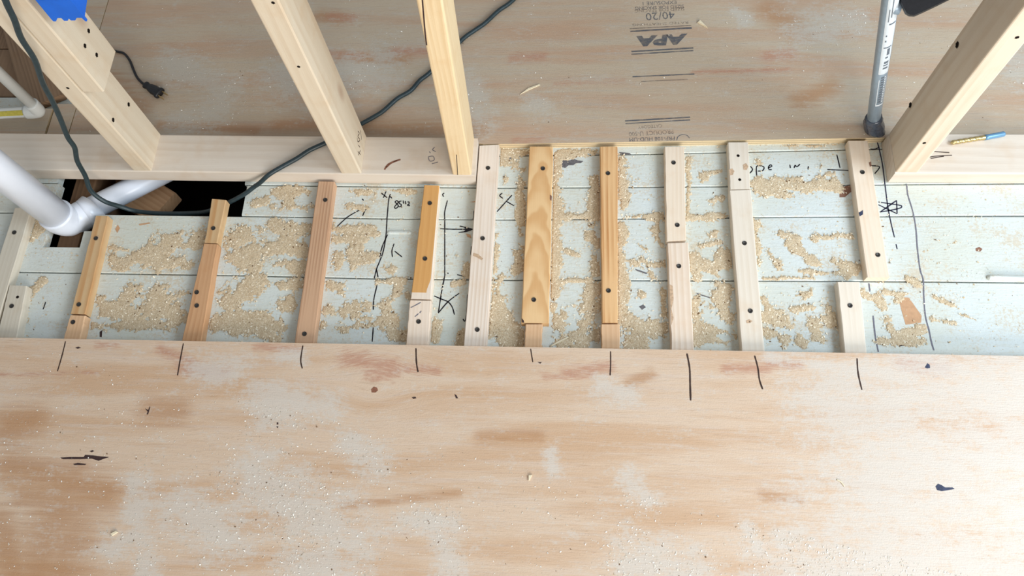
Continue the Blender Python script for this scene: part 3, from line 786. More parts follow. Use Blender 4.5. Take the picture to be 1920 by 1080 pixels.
for pts, m in (([(1684, 557), (1704, 558), (1716, 575), (1728, 592), (1727, 605), (1698, 609), (1691, 585)], 'peel'), ([(1574, 361), (1582, 350), (1599, 346), (1600, 356), (1584, 370), (1574, 370)], 'redpeel'),
               ([(1680, 643), (1690, 644), (1699, 642), (1697, 648), (1686, 650)], 'sap'), ([(1829, 466), (1836, 463), (1842, 467), (1838, 472), (1830, 471)], 'redpeel'),
               ([(1044, 312), (1048, 302), (1060, 297), (1068, 301), (1076, 298), (1084, 301), (1094, 302), (1089, 306), (1080, 306), (1075, 310), (1066, 310), (1060, 315), (1051, 313)], 'tar'), ([(1042, 288), (1062, 286), (1085, 288), (1070, 291)], 'tar'),
               ([(936, 297), (950, 294), (962, 296), (948, 301)], 'tar'), ([(942, 280), (955, 279), (958, 283), (946, 284)], 'tar'), ([(1160, 285), (1180, 287), (1184, 290), (1165, 290)], 'tar'),
               ([(897, 376), (912, 373), (912, 380), (880, 379)], 'peel'), ([(874, 438), (882, 440), (884, 447), (876, 444)], 'peel'), ([(216, 430), (221, 421), (225, 428), (220, 437)], 'peel'), ([(260, 420), (280, 417), (283, 419), (262, 423)], 'peel'),
               ([(1048, 454), (1053, 451), (1055, 456), (1050, 459)], 'sap'), ([(187, 622), (192, 619), (191, 632), (187, 632)], 'sap'), ([(1198, 575), (1206, 571), (1211, 576), (1204, 581)], 'tar'), ([(1190, 504), (1200, 507), (1214, 512), (1212, 514), (1194, 508)], 'tar'),
               ([(1305, 549), (1330, 557), (1333, 560), (1308, 552)], 'tar'), ([(970, 632), (978, 629), (980, 636), (973, 638)], 'sap')):
    patch('worn_patch', pts, 0, MAT[m], floor, 0.00025)
for k, pts, m in ((16, [(1367, 318), (1373, 316), (1377, 321), (1374, 328), (1368, 329)], 'knotpale'), (16, [(1393, 309), (1399, 306), (1403, 312), (1400, 319), (1394, 318)], 'knotpale'),
               (17, [(1399, 601), (1405, 599), (1411, 602), (1406, 606), (1400, 606)], 'knotpale'), (17, [(1404, 602), (1407, 602), (1406, 605)], 'sap'), (18, [(1610, 399), (1618, 394), (1618, 402), (1612, 406)], 'bluestain'),
               (18, [(1629, 305), (1633, 303), (1634, 311), (1631, 313)], 'redpeel'), (9, [(888, 474), (897, 477), (906, 485), (903, 488), (893, 482), (887, 480)], 'knotpale'),
               (15, [(1255, 533), (1261, 536), (1263, 560), (1259, 580), (1263, 596), (1259, 610), (1257, 570)], 'knotpale'), (10, [(978, 596), (982, 601), (983, 605), (979, 605)], 'sap'), (10, [(1031, 365), (1035, 368), (1034, 377), (1031, 374)], 'redpeel'),
               (2, [(184, 440), (186, 446), (183, 450)], 'knotpale')):
    patch('knot', pts, ZS, MAT[m], STRIPS[k])
# grade stamp, upside down as it lies
def text(body, start, end, cap, mat, bold=0.0, shear=0.0):
    cu = bpy.data.curves.new('stamp', 'FONT'); cu.body = body; cu.size = 1.0; cu.offset = bold; cu.shear = shear; cu.resolution_u = 2
    tmp = bpy.data.objects.new('stamp_tmp', cu); COL.objects.link(tmp)
    bpy.context.view_layer.update()
    me = bpy.data.meshes.new_from_object(tmp.evaluated_get(bpy.context.evaluated_depsgraph_get()))
    bpy.data.objects.remove(tmp); bpy.data.curves.remove(cu)
    A, B = P(*start, ZF), P(*end, ZF)
    u = (B - A); L = u.length; u.normalize(); v = Vector((-u.y, u.x, 0))
    cw = (P(start[0], start[1] + cap, ZF) - A).length
    xs = [p.co.x for p in me.vertices]; ys = [p.co.y for p in me.vertices]
    x0, sx = min(xs), L / (max(xs) - min(xs)); y0, sy = min(ys), cw / (max(ys) - min(ys))
    iv = inv(ply_far)
    for p in me.vertices:
        p.co = iv @ (A + u * (p.co.x - x0) * sx + v * (p.co.y - y0) * sy + Vector((0, 0, 0.0004)))
    return link('stamp_lettering', me, mat, ply_far)
text('APA', (1289, 63), (1193, 68), 20, MAT['stamp'], 0.06, 0.15)
text('40/20', (1264, 21), (1210, 25), 14, MAT['stamp'])
text('RATED SHEATHING', (1290, 40), (1186, 45), 4.5, MAT['stampf'])
text('SIZED FOR SPACING', (1282, 9), (1191, 13), 6, MAT['stamp'])
text('SIZED FOR SPACING', (1283, 14), (1190, 18), 6, MAT['stampf'])
text('EXPOSURE 1', (1268, 1), (1205, 4), 6.5, MAT['stamp'])
text('CATEGORY', (1241, 233), (1196, 236), 6, MAT['stampf'])
text('PRODUCT U-S00', (1262, 243), (1179, 248), 8, MAT['stampf'])
text('PRP-108 HUD-UM', (1265, 256), (1180, 258.5), 7, MAT['stamp'])
for a, b, w, m in (((1181, 54), (1296, 48), .0022, 'stampf'), ((1182, 59), (1297, 52.5), .0042, 'stamp'), ((1184, 97), (1300, 90), .0038, 'stamp'), ((1184, 102), (1300, 95), .0028, 'stamp'),
                   ((1186, 144), (1302, 139), .0030, 'stamp'), ((1202, 153), (1290, 149), .0018, 'stampf'), ((1172, 227), (1294, 220), .0032, 'stamp'), ((1173, 232), (1294, 225), .0026, 'stamp')):
    ribbon('stamp_rule', [a, b], ZF, w, MAT[m], ply_far, 10, 0.0004, 1)
ribbon('stamp_arc', [(1269, 263), (1271, 257), (1276, 253.5), (1282, 252.5), (1288, 254), (1293, 259)], ZF, .0016, MAT['stamp'], ply_far, 5, 0.0004)

def plane_ribbon(name, o, pts, w, mat, face):
    """stroke on the front (z max) or a side (x) face of a board"""
    iv = inv(o); me = o.data; o_ = iv @ CAM; r3 = iv.to_3x3(); q = []
    zm = max(v.co.z for v in me.vertices); xm = max(v.co.x for v in me.vertices); xn = min(v.co.x for v in me.vertices)
    for (px, py) in pts:
        d = r3 @ ray(px, py)
        if face == 'z': q.append(o_ + d * ((zm + .0003 - o_.z) / d.z))
        else:
            xs = xm + .0003 if o_.x > xm else xn - .0003
            q.append(o_ + d * ((xs - o_.x) / d.x))
    nrm = Vector((0, 0, 1)) if face == 'z' else Vector((1, 0, 0))
    q = smooth_path(q, 4); V = []; Fs = []
    for i, p in enumerate(q):
        d = q[min(i + 1, len(q) - 1)] - q[max(i - 1, 0)]; s = d.cross(nrm).normalized() * w / 2
        V += [p - s, p + s]
        if i: Fs.append((2 * i - 2, 2 * i, 2 * i + 1, 2 * i - 1))
    return link(name, mesh(name, V, Fs), mat, o)
for s in ([(815, 276), (811, 281), (817, 284)], [(805, 284), (807, 287)], [(803, 294), (812, 293), (814, 300), (806, 302), (803, 295)], [(810, 307), (821, 304)]):
    plane_ribbon('pencil_mark', plate_l, s, .0014, MAT['pencil'], 'z')
for s in ([(671, 246), (674, 250), (671, 256), (675, 262), (671, 266), (670, 258)], [(676, 244), (678, 262)], [(671, 284), (676, 290)], [(676, 282), (672, 291)], [(672, 272), (675, 276)]):
    plane_ribbon('pencil_mark', s2, s, .0016, MAT['inkbrown'], 'x')
for s in ([(721, 318), (727, 309), (738, 303), (751, 299)], [(724, 314), (733, 306), (745, 301)]):
    plane_ribbon('bark_streak', plate_l, s, .0035, MAT['knot'], 'z')
for s in ([(1737, 296), (1752, 293), (1785, 291)], [(1745, 297), (1770, 293)], [(1748, 284), (1780, 286)]):
    plane_ribbon('split', plate_r, s, .0018, MAT['inkbrown'], 'z')
plane_ribbon('split', s3, [(792, 0), (797, 60), (800, 85)], .0022, MAT['sap'], 'z')
plane_ribbon('split', s3, [(856, 290), (858, 328)], .0014, MAT['inkbrown'], 'z')
# ------------------------------------------------------------------ plumbing
ax = P(104, 402, 0.03)
drain = empty('drain_pipe', (ax.x, ax.y, -0.05))
tag(drain, 'white plastic drain pipe dropping through the floor hole with an elbow', 'pipe')
def addtube(name, pts, r, mat, parent, n=24, smooth=True):
    V, Fs = tube(pts, r, n); return obj_world(name, V, Fs, mat, parent, smooth)
addtube('vertical_pipe', [Vector((ax.x, ax.y, z)) for z in (0.02, 0.3, 0.7, 1.2, 1.9)], 0.0302, MAT['pvc'], drain, 32)
p_turn = Vector((ax.x, ax.y, -0.012))
hub = P(161, 401, -0.020); hube = P(176, 389, -0.024); far_ = P(300, 327, -0.058)
hdir = (far_ - hube).normalized()
e_path = smooth_path([Vector((ax.x, ax.y, 0.031)), Vector((ax.x, ax.y, 0.012)), ax.lerp(hub, 0.16) * 1.0 - Vector((0, 0, ax.lerp(hub, 0.16).z + 0.006)), ax.lerp(hub, 0.5) - Vector((0, 0, ax.lerp(hub, 0.5).z + 0.016)), hub], 7)
addtube('elbow', e_path, lambda t: 0.0345 - 0.004 * t, MAT['pvc'], drain, 32)
addtube('elbow_hub', [hub - hdir * 0.002, hub + hdir * 0.004, hube], 0.0315, MAT['pvc'], drain, 32)
addtube('branch_pipe', [hube - hdir * 0.01, hube + hdir * 0.1, far_, far_ + hdir * 0.25], 0.0240, MAT['pvc'], drain, 28)

wp = P(74, 209, 0.044)
water = empty('water_pipe', (wp.x, wp.y, ZF))
tag(water, 'thin white water pipe with a yellow-printed branch at its elbow', 'pipe')
addtube('riser', [Vector((wp.x, wp.y, z)) for z in (0.05, 0.3, 0.8, 1.6)], 0.0112, MAT['pvc2'], water, 20)
wl = P(-60, 216, 0.044); wd = (wl - wp).normalized()
addtube('elbow', smooth_path([Vector((wp.x, wp.y, 0.072)), Vector((wp.x, wp.y, 0.056)), wp + Vector((0, 0, 0.003)) + wd * 0.002, wp + wd * 0.012, wp + wd * 0.028], 5), 0.0142, MAT['pvc2'], water, 20)
addtube('branch', [wp + wd * 0.02, wp + wd * 0.2, wp + wd * 0.7], 0.0110, MAT['pvc2'], water, 20)
s = wd.cross(Vector((0, 0, 1))); s = s if s.y < 0 else -s
V = []; Fs = []
for i, d in enumerate((0.03, 0.2, 0.69)):
    for k in range(5):
        a = math.radians(20 + 14 * k)
        V.append(wp + wd * d + s * math.cos(a) * 0.0114 + Vector((0, 0, 1)) * math.sin(a) * 0.0114)
for i in range(2):
    for k in range(4):
        Fs.append((i * 5 + k, i * 5 + k + 1, i * 5 + 5 + k + 1, i * 5 + 5 + k))
obj_world('yellow_print', V, Fs, MAT['yellow'], water)

# ------------------------------------------------------------------ cords
CR = 0.0046
zf, zp = ZF + CR + 0.0006, ZP + CR + 0.001
def cp(x, y, mode, v): return P(x, y, v) if mode == 'z' else PY(x, y, v)
C = [(-8, -60, 'y', .752), (10, 0, 'y', .752), (27, 37, 'y', .753), (40, 72, 'y', .754), (65, 112, 'y', .755), (80, 155, 'y', .757), (97, 187, 'y', .759), (112, 220, 'y', .760), (127, 257, 'y', .760), (140, 277, 'y', .758),
     (145, 302, 'y', .755), (160, 330, 'y', .748), (170, 357, 'y', .735), (195, 377, 'z', .022), (225, 387, 'z', .006), (255, 396, 'z', -.012), (300, 400, 'z', -.020), (350, 400, 'z', -.024), (387, 397, 'z', -.020),
     (420, 384, 'z', -.008), (455, 366, 'z', .007), (477, 350, 'z', .018), (487, 343, 'z', .028), (505, 327, 'z', zp), (530, 312, 'z', zp), (557, 297, 'z', zp), (580, 282, 'z', zp), (610, 268, 'z', zp), (645, 250, 'z', zp), (680, 231, 'z', zf + .004),
     (705, 217, 'z', zf), (720, 207, 'z', zf), (745, 185, 'z', zf), (770, 170, 'z', zf), (787, 151, 'z', zf), (805, 137, 'z', zf), (838, 105, 'z', zf), (868, 73, 'z', zf), (890, 57, 'z', zf), (910, 43, 'z', zf), (935, 20, 'z', zf), (960, 2, 'z', zf), (1000, -40, 'z', zf)]
V, Fs = tube(smooth_path([cp(*c) for c in C], 6), CR, 12)
tag(obj_world('extension_cord', V, Fs, MAT['cord'], None, True), 'dark green cord draped over the wall plate and dipping into the floor hole', 'cord')
zq = ZF + 0.0032
base = P(285, 168, ZF)
plug = empty('plug_cord', (base.x, base.y, ZF))
tag(plug, 'thin black cord ending in a two-prong plug on the far plywood', 'cord')
addtube('cord', smooth_path([P(x, y, zq) for x, y in ((196, 88), (217, 96), (232, 100), (243, 113), (250, 130), (257, 145), (266, 155), (274, 161))], 6), 0.0027, MAT['black'], plug, 10)
pa, pb = P(271, 158, ZF + .008), P(301, 176, ZF + .008); pd = (pb - pa).normalized(); ps = Vector((-pd.y, pd.x, 0))
L = (pb - pa).length
rings = []
for t, w, h in ((0, .0045, .004), (.06, .0085, .006), (.14, .0085, .006), (.2, .006, .005), (.35, .009, .0065), (.6, .0115, .0075), (.8, .0105, .0078), (.86, .0135, .0078), (.97, .0135, .0075), (1.0, .011, .006)):
    c = pa + pd * L * t
    rings.append([c + ps * w * math.cos(a) * (abs(math.cos(a)) ** -.25 if abs(math.cos(a)) > .05 else 1) + Vector((0, 0, 1)) * h * math.sin(a) for a in [2 * math.pi * k / 14 for k in range(14)]])
V, Fs = loft(rings); obj_world('plug_body', V, Fs, MAT['black'], plug, True)
for sd in (-1, 1):
    c = pb + ps * sd * 0.0062 - pd * .002
    V = []
    for (l, w) in ((0, .0008), (.0155, .0008), (.0175, .0005)):
        for dz, dw in ((-.003, -1), (-.003, 1), (.003, 1), (.003, -1)):
            V.append(c + pd * l + ps * dw * w + Vector((0, 0, dz * (0.6 if l > .017 else 1))))
    V, Fs = loft([V[0:4], V[4:8], V[8:12]]); obj_world('prong', V, Fs, MAT['brass'], plug)

# ------------------------------------------------------------------ blue electrical box on the short board
yb = yb1 - 0.006
prof = [(96, 36), (100, 40), (105, 40), (108, 34), (115, 34), (120, 39), (127, 39), (129, 35), (133, 38.5), (141, 38.5), (144, 33.5), (153, 33.5), (160, 40), (163, 40)]
Q = [PY(x, y, yb) for x, y in prof]
xr_, xl_ = Q[-1].x, c0.x + 0.0015 + bw + lean1 * (Q[0].z - c0.z) + 0.002
Q[0].x = max(Q[0].x, xl_)
dx = Q[0].x - PY(96, 36, yb).x
Q = [Vector((max(v.x, xl_), v.y, v.z)) for v in Q]
zb = min(v.z for v in Q); top = zb + 0.098; lean = lean1 * 0.0
box = empty('outlet_box', ((xl_ + xr_) / 2, yb + .03, zb))
tag(box, 'bright blue plastic outlet box fixed to the short board', 'electrical box')
kx = lean1
sh = lambda v: Vector((v.x, v.y, v.z))
front = [sh(v) for v in Q] + [Vector((xr_ + kx * .098, yb, top)), Vector((Q[0].x + kx * .098, yb, top))]
back = [v + Vector((0, .0035, 0)) for v in front]
nQ = len(front)
V = front + back; Fs = [tuple(range(nQ)), tuple(range(2 * nQ - 1, nQ - 1, -1))] + [(k, (k + 1) % nQ, nQ + (k + 1) % nQ, nQ + k) for k in range(nQ)]
obj_world('front_flange', V, Fs, MAT['blue'], box)
bk = PX(181, 0, xr_); slope = max(0.2, (bk.z - Q[-1].z) / max(0.004, bk.y - yb)); dpt = 0.052
zb1 = zb + 0.006; zb2 = min(zb1 + slope * dpt, top - 0.02)
y2 = yb + .0035 + (zb2 - zb1) / slope
x0, x1 = Q[0].x + .002, xr_ - .001
lo = lambda x, y, z: Vector((x + kx * (z - zb), y, z))
V = [lo(x0, yb + .0035, zb1), lo(x1, yb + .0035, zb1), lo(x1, y2, zb2), lo(x0, y2, zb2), lo(x0, yb + .0035, top), lo(x1, yb + .0035, top), lo(x1, yb + .068, top), lo(x0, yb + .068, top), lo(x1, yb + .068, zb2 + .002), lo(x0, yb + .068, zb2 + .002)]
Fs = [(0, 1, 2, 3), (0, 1, 5, 4), (1, 2, 8, 6, 5), (0, 3, 9, 7, 4), (3, 2, 8, 9), (9, 8, 6, 7), (4, 5, 6, 7)]
obj_world('box_body', V, Fs, MAT['blue'], box)
for f in (0.28, 0.72):
    c = Vector((x0 + (x1 - x0) * f + kx * .05, yb - .0012, zb + .05))
    V, Fs = tube([c + Vector((0, .0014, 0)), c, c - Vector((0, .0006, 0))], 0.0055, 12); obj_world('screw_boss', V, Fs, MAT['blue'], box)

# ------------------------------------------------------------------ grey pole with taped foot
A = P(1636, 238, ZF + .020); dB = (A - CAM).length
T = CAM + ray(1669.5, 0).normalized() * (dB * 0.775)
pdir = (T - A).normalized()
pole = empty('support_pole', (A.x, A.y, ZF))
tag(pole, 'leaning grey tube with a white printed label and black taped foot', 'pole')
PR = 0.0122
addtube('tube', [A, A.lerp(T, .5), T, T + pdir * 0.6], PR, MAT['alu'], pole, 28)
tocam = (CAM - A); tocam = (tocam - pdir * tocam.dot(pdir)).normalized(); sd = pdir.cross(tocam)
if sd.x < 0: sd = -sd
Lp = (T - A).length
def wrap(name, t0, t1, a0, a1, mat, lift, n=10, m=6):
    V = []; Fs = []
    for i in range(m + 1):
        for k in range(n + 1):
            a = math.radians(a0 + (a1 - a0) * k / n)
            V.append(A + pdir * Lp * (t0 + (t1 - t0) * i / m) + (tocam * math.cos(a) + sd * math.sin(a)) * (PR + lift))
    for i in range(m):
        for k in range(n):
            Fs.append((i * (n + 1) + k, i * (n + 1) + k + 1, (i + 1) * (n + 1) + k + 1, (i + 1) * (n + 1) + k))
    return obj_world(name, V, Fs, mat, pole)
def tpx(y):     # fraction along the tube seen at image height y
    a = 0.0; b = 1.0
    for _ in range(30):
        m_ = (a + b) / 2; w = A.lerp(T, m_) - CAM; c = M @ np.array(w); yy_ = 540 + F * c[1] / c[2]
        if yy_ > y: a = m_
        else: b = m_
    return a
lab = wrap('label', tpx(128), 1.45, -12, 68, MAT['label'], 0.0003)
for y0, y1, a0, a1 in ((112, 110, 15, 50), (118, 115, 15, 50), (108, 104, 18, 50), (98, 95, 22, 40), (92, 80, 28, 48), (78, 76, 0, 55), (66, 63, 4, 12), (56, 53, 4, 12), (34, 31.5, 15, 62), (28, 4, 4, 9), (20, -20, 20, 26)):
    wrap('label_print', tpx(y0), tpx(y1) if y1 > 0 else 1.05, a0, a1, MAT['print'], 0.0006, 4, 2)
for a0, a1 in ((-2, 4), (58, 63)):
    wrap('label_border', tpx(187), tpx(138), a0, a1, MAT['label'], 0.0003, 2, 4)
wrap('label_border', tpx(188), tpx(185.5), -2, 63, MAT['label'], 0.0003, 8, 1)
for k in range(11):
    y = 182 - k * 4.6
    wrap('label_print', tpx(y), tpx(y - 2.6), 14, 36, MAT['print'], 0.0004, 3, 1)
    wrap('label_lettering', tpx(y), tpx(y - 3.0), 40, 50, MAT['label'], 0.0004, 3, 1)
# taped foot: wrapped lump with folds
rnd = random.Random(4); rings = []
prof = [(.046, .0128), (.043, .0146), (.034, .0156), (.022, .0165), (.010, .0178), (.000, .0190), (-.008, .0190), (-.014, .0160), (-.0175, .0100)]
for t, r in prof:
    c = A + pdir * t + Vector((0.006, -0.002, 0)) * max(0, (0.02 - t) / 0.034)
    if t < 0: c = Vector((c.x, c.y, A.z + t))
    e1 = Vector((1, 0, 0)); e1 = (e1 - pdir * e1.dot(pdir)).normalized() if t > 0 else Vector((1, 0, 0)); e2 = (pdir.cross(e1) if t > 0 else Vector((0, 1, 0)))
    rings.append([c + (e1 * math.cos(a) * 1.08 + e2 * math.sin(a)) * r * (1 + 0.05 * math.sin(3 * a + t * 260) + rnd.uniform(-.03, .03)) for a in [2 * math.pi * k / 20 for k in range(20)]])
V, Fs = loft(rings); obj_world('tape_wrap', V, Fs, MAT['tape'], pole, True)
# clamp and black handle beside the tube near the top of view
def onray(px, py, k): return CAM + ray(px, py).normalized() * (dB * k)
c1_ = onray(1690, 14, 0.785)
side = (c1_ - A.lerp(T, 0.94)); 
V, Fs = tube([A + pdir * Lp * 0.965, A + pdir * Lp * 0.965 + (c1_ - (A + pdir * Lp * .965)) * 0.9], 0.011, 16); obj_world('clamp', V, Fs, MAT['alu'], pole, True)
hp = [(1686, 4), (1692, 17), (1697, 27), (1704, 31), (1714, 31.5), (1722, 28), (1752, 14), (1782, -1), (1800, -30), (1760, -60), (1700, -60), (1686, -30)]
cx = sum(p[0] for p in hp) / len(hp); cy = sum(p[1] for p in hp) / len(hp)
rings = []
for k, s_ in ((0.772, 0.90), (0.776, 0.97), (0.782, 1.0), (0.806, 1.0), (0.812, 0.95)):
    rings.append([onray(cx + (x - cx) * s_, cy + (y - cy) * s_, k) for x, y in hp])
V, Fs = loft(rings); obj_world('handle', V, Fs, MAT['black'], pole)

# ------------------------------------------------------------------ drill bit on the right plate
zb_ = ZP + 0.0058
d0, d1, d2 = P(1782, 268, zb_), P(1848, 257.5, zb_), P(1883, 251, zb_)
bit = empty('drill_bit', ((d0 + d2) / 2).to_tuple()[:2] + (ZP,))
tag(bit, 'gold twist drill bit with a blue shank lying on the bright wall plate', 'drill bit')
dd = (d1 - d0).normalized(); ds = Vector((-dd.y, dd.x, 0)); L = (d1 - d0).length; rings = []
for i in range(57):
    t = i / 56; ph = t * 2 * math.pi * 3.2; c = d0 + dd * L * t; r0 = 0.0046 * min(1, 0.15 + t * 14)
    fl_ = 1.0 if t < 0.78 else max(0, (0.9 - t) / 0.12)
    rings.append([c + (ds * math.cos(a) + Vector((0, 0, 1)) * math.sin(a)) * r0 * (1 - 0.42 * fl_ * max(0, math.cos(2 * (a - ph))) ** 1.2) for a in [2 * math.pi * k / 16 for k in range(16)]])
V, Fs = loft(rings); obj_world('twist', V, Fs, MAT['gold'], bit, True)
addtube('shank', [d1 - dd * .002, d1 + dd * .004, d2 - dd * .002, d2], lambda t: 0.0054 if t < .95 else 0.0046, MAT['bluecoat'], bit, 14)

# ------------------------------------------------------------------ chips and slivers
def chip(pts, z, th, label, cat='wood chip', name='wood_chip', mat='chip'):
    q = [P(x, y, z) for x, y in pts]; n = len(q)
    c = sum(q, Vector()) / n
    V = [v + Vector((0, 0, .0002)) for v in q] + [c + (v - c) * 0.86 + Vector((0, 0, th)) for v in q]
    Fs = [tuple(range(n)), tuple(range(2 * n - 1, n - 1, -1))] + [(k, (k + 1) % n, n + (k + 1) % n, n + k) for k in range(n)]
    return tag(obj_world(name, V, Fs, MAT[mat], None), label, cat, 'loose wood chips')
chip([(1307, 43), (1312, 39), (1327, 54)], ZF, .004, 'pale wedge-shaped wood chip beside the printed letters')
chip([(974, 178), (990, 166), (1012, 158), (1013, 160), (992, 169)], ZF, .002, 'thin curved splinter lying on the far plywood', name='wood_splinter')
chip([(1031, 649), (1048, 639), (1065, 631), (1067, 633), (1050, 642), (1033, 651)], 0.0015, .002, 'thin splinter at the near plywood edge beside the narrow tan stub', name='wood_splinter')
chip([(208, 1001), (219, 995), (222, 998), (211, 1005)], ZN, .003, 'small white sliver near the brown stained plywood corner')
chip([(991, 891), (998, 890), (993, 901), (991, 901)], ZN, .003, 'tiny white wedge below the pointed sawdust heap')
chip([(1569, 898), (1577, 902), (1584, 911), (1583, 913), (1576, 904), (1568, 900)], ZN, .0015, 'thin curled shaving on the plywood', name='wood_shaving')
chip([(985, 283), (993, 278), (994, 281), (986, 286)], 0.0015, .002, 'small fresh chip at the head of the wide arched-grain strip')
# painted sliver and ridge on the boards
def bar(pts, r, hgt, mat, label, cat, name, z=0.0002):
    a, b = P(*pts[0], 0), P(*pts[1], 0); d = (b - a).normalized(); s = Vector((-d.y, d.x, 0)); rings = []
    for t, k in ((0, .35), (.03, .8), (.1, 1), (.5, 1.05), (.9, 1), (.97, .8), (1, .35)):
        c = a.lerp(b, t)
        rings.append([c + s * r * k * math.cos(x) + Vector((0, 0, z + hgt * k * math.sin(x))) for x in [math.pi * q / 6 for q in range(7)]])
    V, Fs = loft(rings); tag(obj_world(name, V, Fs, mat, None), label, cat)
bar([(727, 436), (772, 437)], .0038, .003, MAT['paint'], 'slim white painted sliver stuck beside the marker line', 'sliver', 'paint_sliver')
bar([(1850, 521), (1960, 525)], .0062, .008, MAT['paint'], 'raised white-painted ridge along a board joint', 'wood ridge', 'painted_ridge')

# ------------------------------------------------------------------ sawdust
DUST = [(100, 395, 60, 445, 12), (10, 440, 5, 470, 12), (75, 525, 60, 548, 10), (60, 540, 45, 600, 8),
 (215, 485, 350, 490, 18), (290, 465, 365, 458, 20), (210, 462, 240, 470, 8), (200, 582, 335, 582, 26), (235, 555, 330, 555, 18), (262, 540, 266, 545, 10), (175, 612, 330, 606, 11),
 (425, 455, 470, 440, 16), (440, 480, 475, 500, 14), (430, 555, 470, 540, 26), (415, 600, 480, 600, 16), (405, 615, 520, 612, 12), (465, 470, 480, 470, 14),
 (530, 360, 575, 360, 15), (520, 385, 580, 388, 14), (490, 430, 575, 430, 20), (500, 465, 560, 470, 22), (520, 495, 565, 500, 15), (530, 535, 560, 530, 10), (520, 565, 545, 570, 13), (490, 590, 500, 596, 12), (490, 610, 515, 635, 15), (480, 380, 500, 376, 9),
 (655, 360, 705, 362, 9), (650, 386, 690, 390, 10), (705, 362, 700, 375, 7), (625, 430, 690, 432, 12), (625, 447, 680, 450, 12), (690, 438, 712, 440, 6), (660, 472, 674, 462, 12), (633, 478, 630, 502, 12), (660, 498, 661, 500, 8), (688, 485, 700, 482, 17), (722, 503, 724, 505, 13),
 (620, 535, 645, 535, 9), (640, 545, 648, 555, 8), (660, 575, 690, 585, 22), (665, 592, 735, 602, 14), (705, 528, 760, 528, 9), (750, 540, 725, 575, 12), (720, 570, 715, 600, 12), (765, 545, 768, 560, 8), (605, 585, 620, 580, 9), (600, 612, 650, 618, 10), (650, 615, 700, 608, 8), (735, 630, 760, 628, 9),
 (820, 600, 815, 640, 11), (868, 640, 865, 630, 11), (879, 500, 876, 512, 9), (870, 530, 850, 532, 5), (720, 357, 780, 360, 5),
 (940, 285, 980, 285, 14), (940, 302, 978, 320, 14), (950, 335, 952, 337, 10), (976, 330, 976, 440, 9), (925, 430, 918, 632, 15), (935, 520, 930, 600, 14), (975, 470, 968, 500, 12), (960, 600, 970, 640, 24), (935, 560, 945, 640, 18),
 (1045, 300, 1040, 400, 12), (1042, 420, 1040, 600, 15), (1055, 290, 1115, 285, 10), (1118, 340, 1114, 400, 9), (1045, 408, 1120, 405, 8), (1105, 440, 1118, 455, 17), (1112, 480, 1119, 510, 12), (1050, 527, 1110, 525, 5), (1040, 590, 1060, 630, 26), (1110, 580, 1085, 630, 30), (1050, 640, 1120, 630, 16), (1104, 560, 1118, 540, 14),
 (1165, 300, 1168, 390, 10), (1165, 420, 1163, 600, 13), (1165, 407, 1240, 406, 8), (1190, 490, 1240, 500, 17), (1225, 440, 1240, 460, 13), (1222, 515, 1235, 530, 14), (1165, 602, 1240, 612, 22), (1180, 640, 1200, 640, 15), (1241, 540, 1244, 590, 9), (1204, 553, 1206, 556, 7),
 (1325, 325, 1345, 320, 9), (1317, 330, 1319, 332, 8), (1335, 375, 1355, 370, 10), (1290, 408, 1360, 404, 8), (1292, 300, 1290, 400, 5), (1330, 440, 1340, 440, 8), (1350, 470, 1358, 500, 13), (1300, 480, 1305, 520, 13), (1320, 495, 1350, 520, 11), (1300, 560, 1308, 640, 12), (1350, 560, 1370, 610, 17), (1320, 612, 1380, 630, 19), (1330, 640, 1370, 640, 11), (1345, 530, 1360, 540, 11),
 (1415, 420, 1425, 500, 9), (1430, 350, 1560, 348, 15), (1450, 338, 1500, 336, 9), (1440, 362, 1480, 365, 13), (1540, 345, 1580, 360, 12), (1420, 300, 1422, 302, 8), (1440, 270, 1580, 268, 7), (1465, 440, 1490, 450, 11), (1480, 455, 1540, 500, 12), (1530, 445, 1590, 440, 10), (1560, 490, 1600, 505, 14), (1440, 470, 1460, 500, 8), (1500, 510, 1600, 512, 8), (1610, 540, 1630, 560, 8), (1700, 520, 1722, 535, 7), (1490, 580, 1530, 575, 9), (1310, 460, 1350, 455, 8), (1200, 460, 1215, 470, 8), (1060, 470, 1085, 480, 7), (1430, 560, 1440, 575, 9), (1750, 600, 1790, 605, 7), (1700, 640, 1730, 640, 8), (1430, 522, 1525, 522, 6),
 (1440, 590, 1470, 602, 17), (1510, 555, 1520, 545, 10), (1548, 570, 1562, 600, 15), (1520, 600, 1535, 635, 13), (1430, 620, 1470, 635, 13), (1500, 640, 1504, 642, 10),
 (1640, 560, 1655, 580, 12), (1680, 565, 1690, 560, 9), (1665, 600, 1675, 625, 14), (1690, 625, 1730, 620, 10), (1640, 640, 1680, 640, 8), (1660, 548, 1700, 552, 7), (1750, 555, 1790, 575, 7), (1800, 590, 1830, 600, 6)]
caps = caps_world(DUST, 0)
S = 0.0019
gx = np.arange(-1.13, 0.83, S); gy = np.arange(0.425, 0.890, S)
X, Y = np.meshgrid(gx, gy)
fld = field(X, Y, caps)
mask = np.maximum(fld, -1.0) + 1.5 * fbm(X, Y, 34, 3, 5) + 0.55 * fbm(X, Y, 240, 9, 2) + 0.45 * (RNG.rand(*X.shape) - 0.5)
bad = np.zeros(X.shape, bool)
for q in STRIPQ:
    ins = np.ones(X.shape, bool)
    for k in range(4):
        a, b = q[k], q[(k + 1) % 4]
        ins &= ((b.x - a.x) * (Y - a.y) - (b.y - a.y) * (X - a.x)) > -0.0004 * (b - a).length
    bad |= ins
bad |= (X > HXL - .004) & (X < HXR + .006) & (Y > P(300, 404).y - .006)
bad |= (X > NXL - .004) & (X < NX2 + .004) & (Y > NY - .006)
pl_y = fl.y + sl * (X - fl.x) - 0.0015
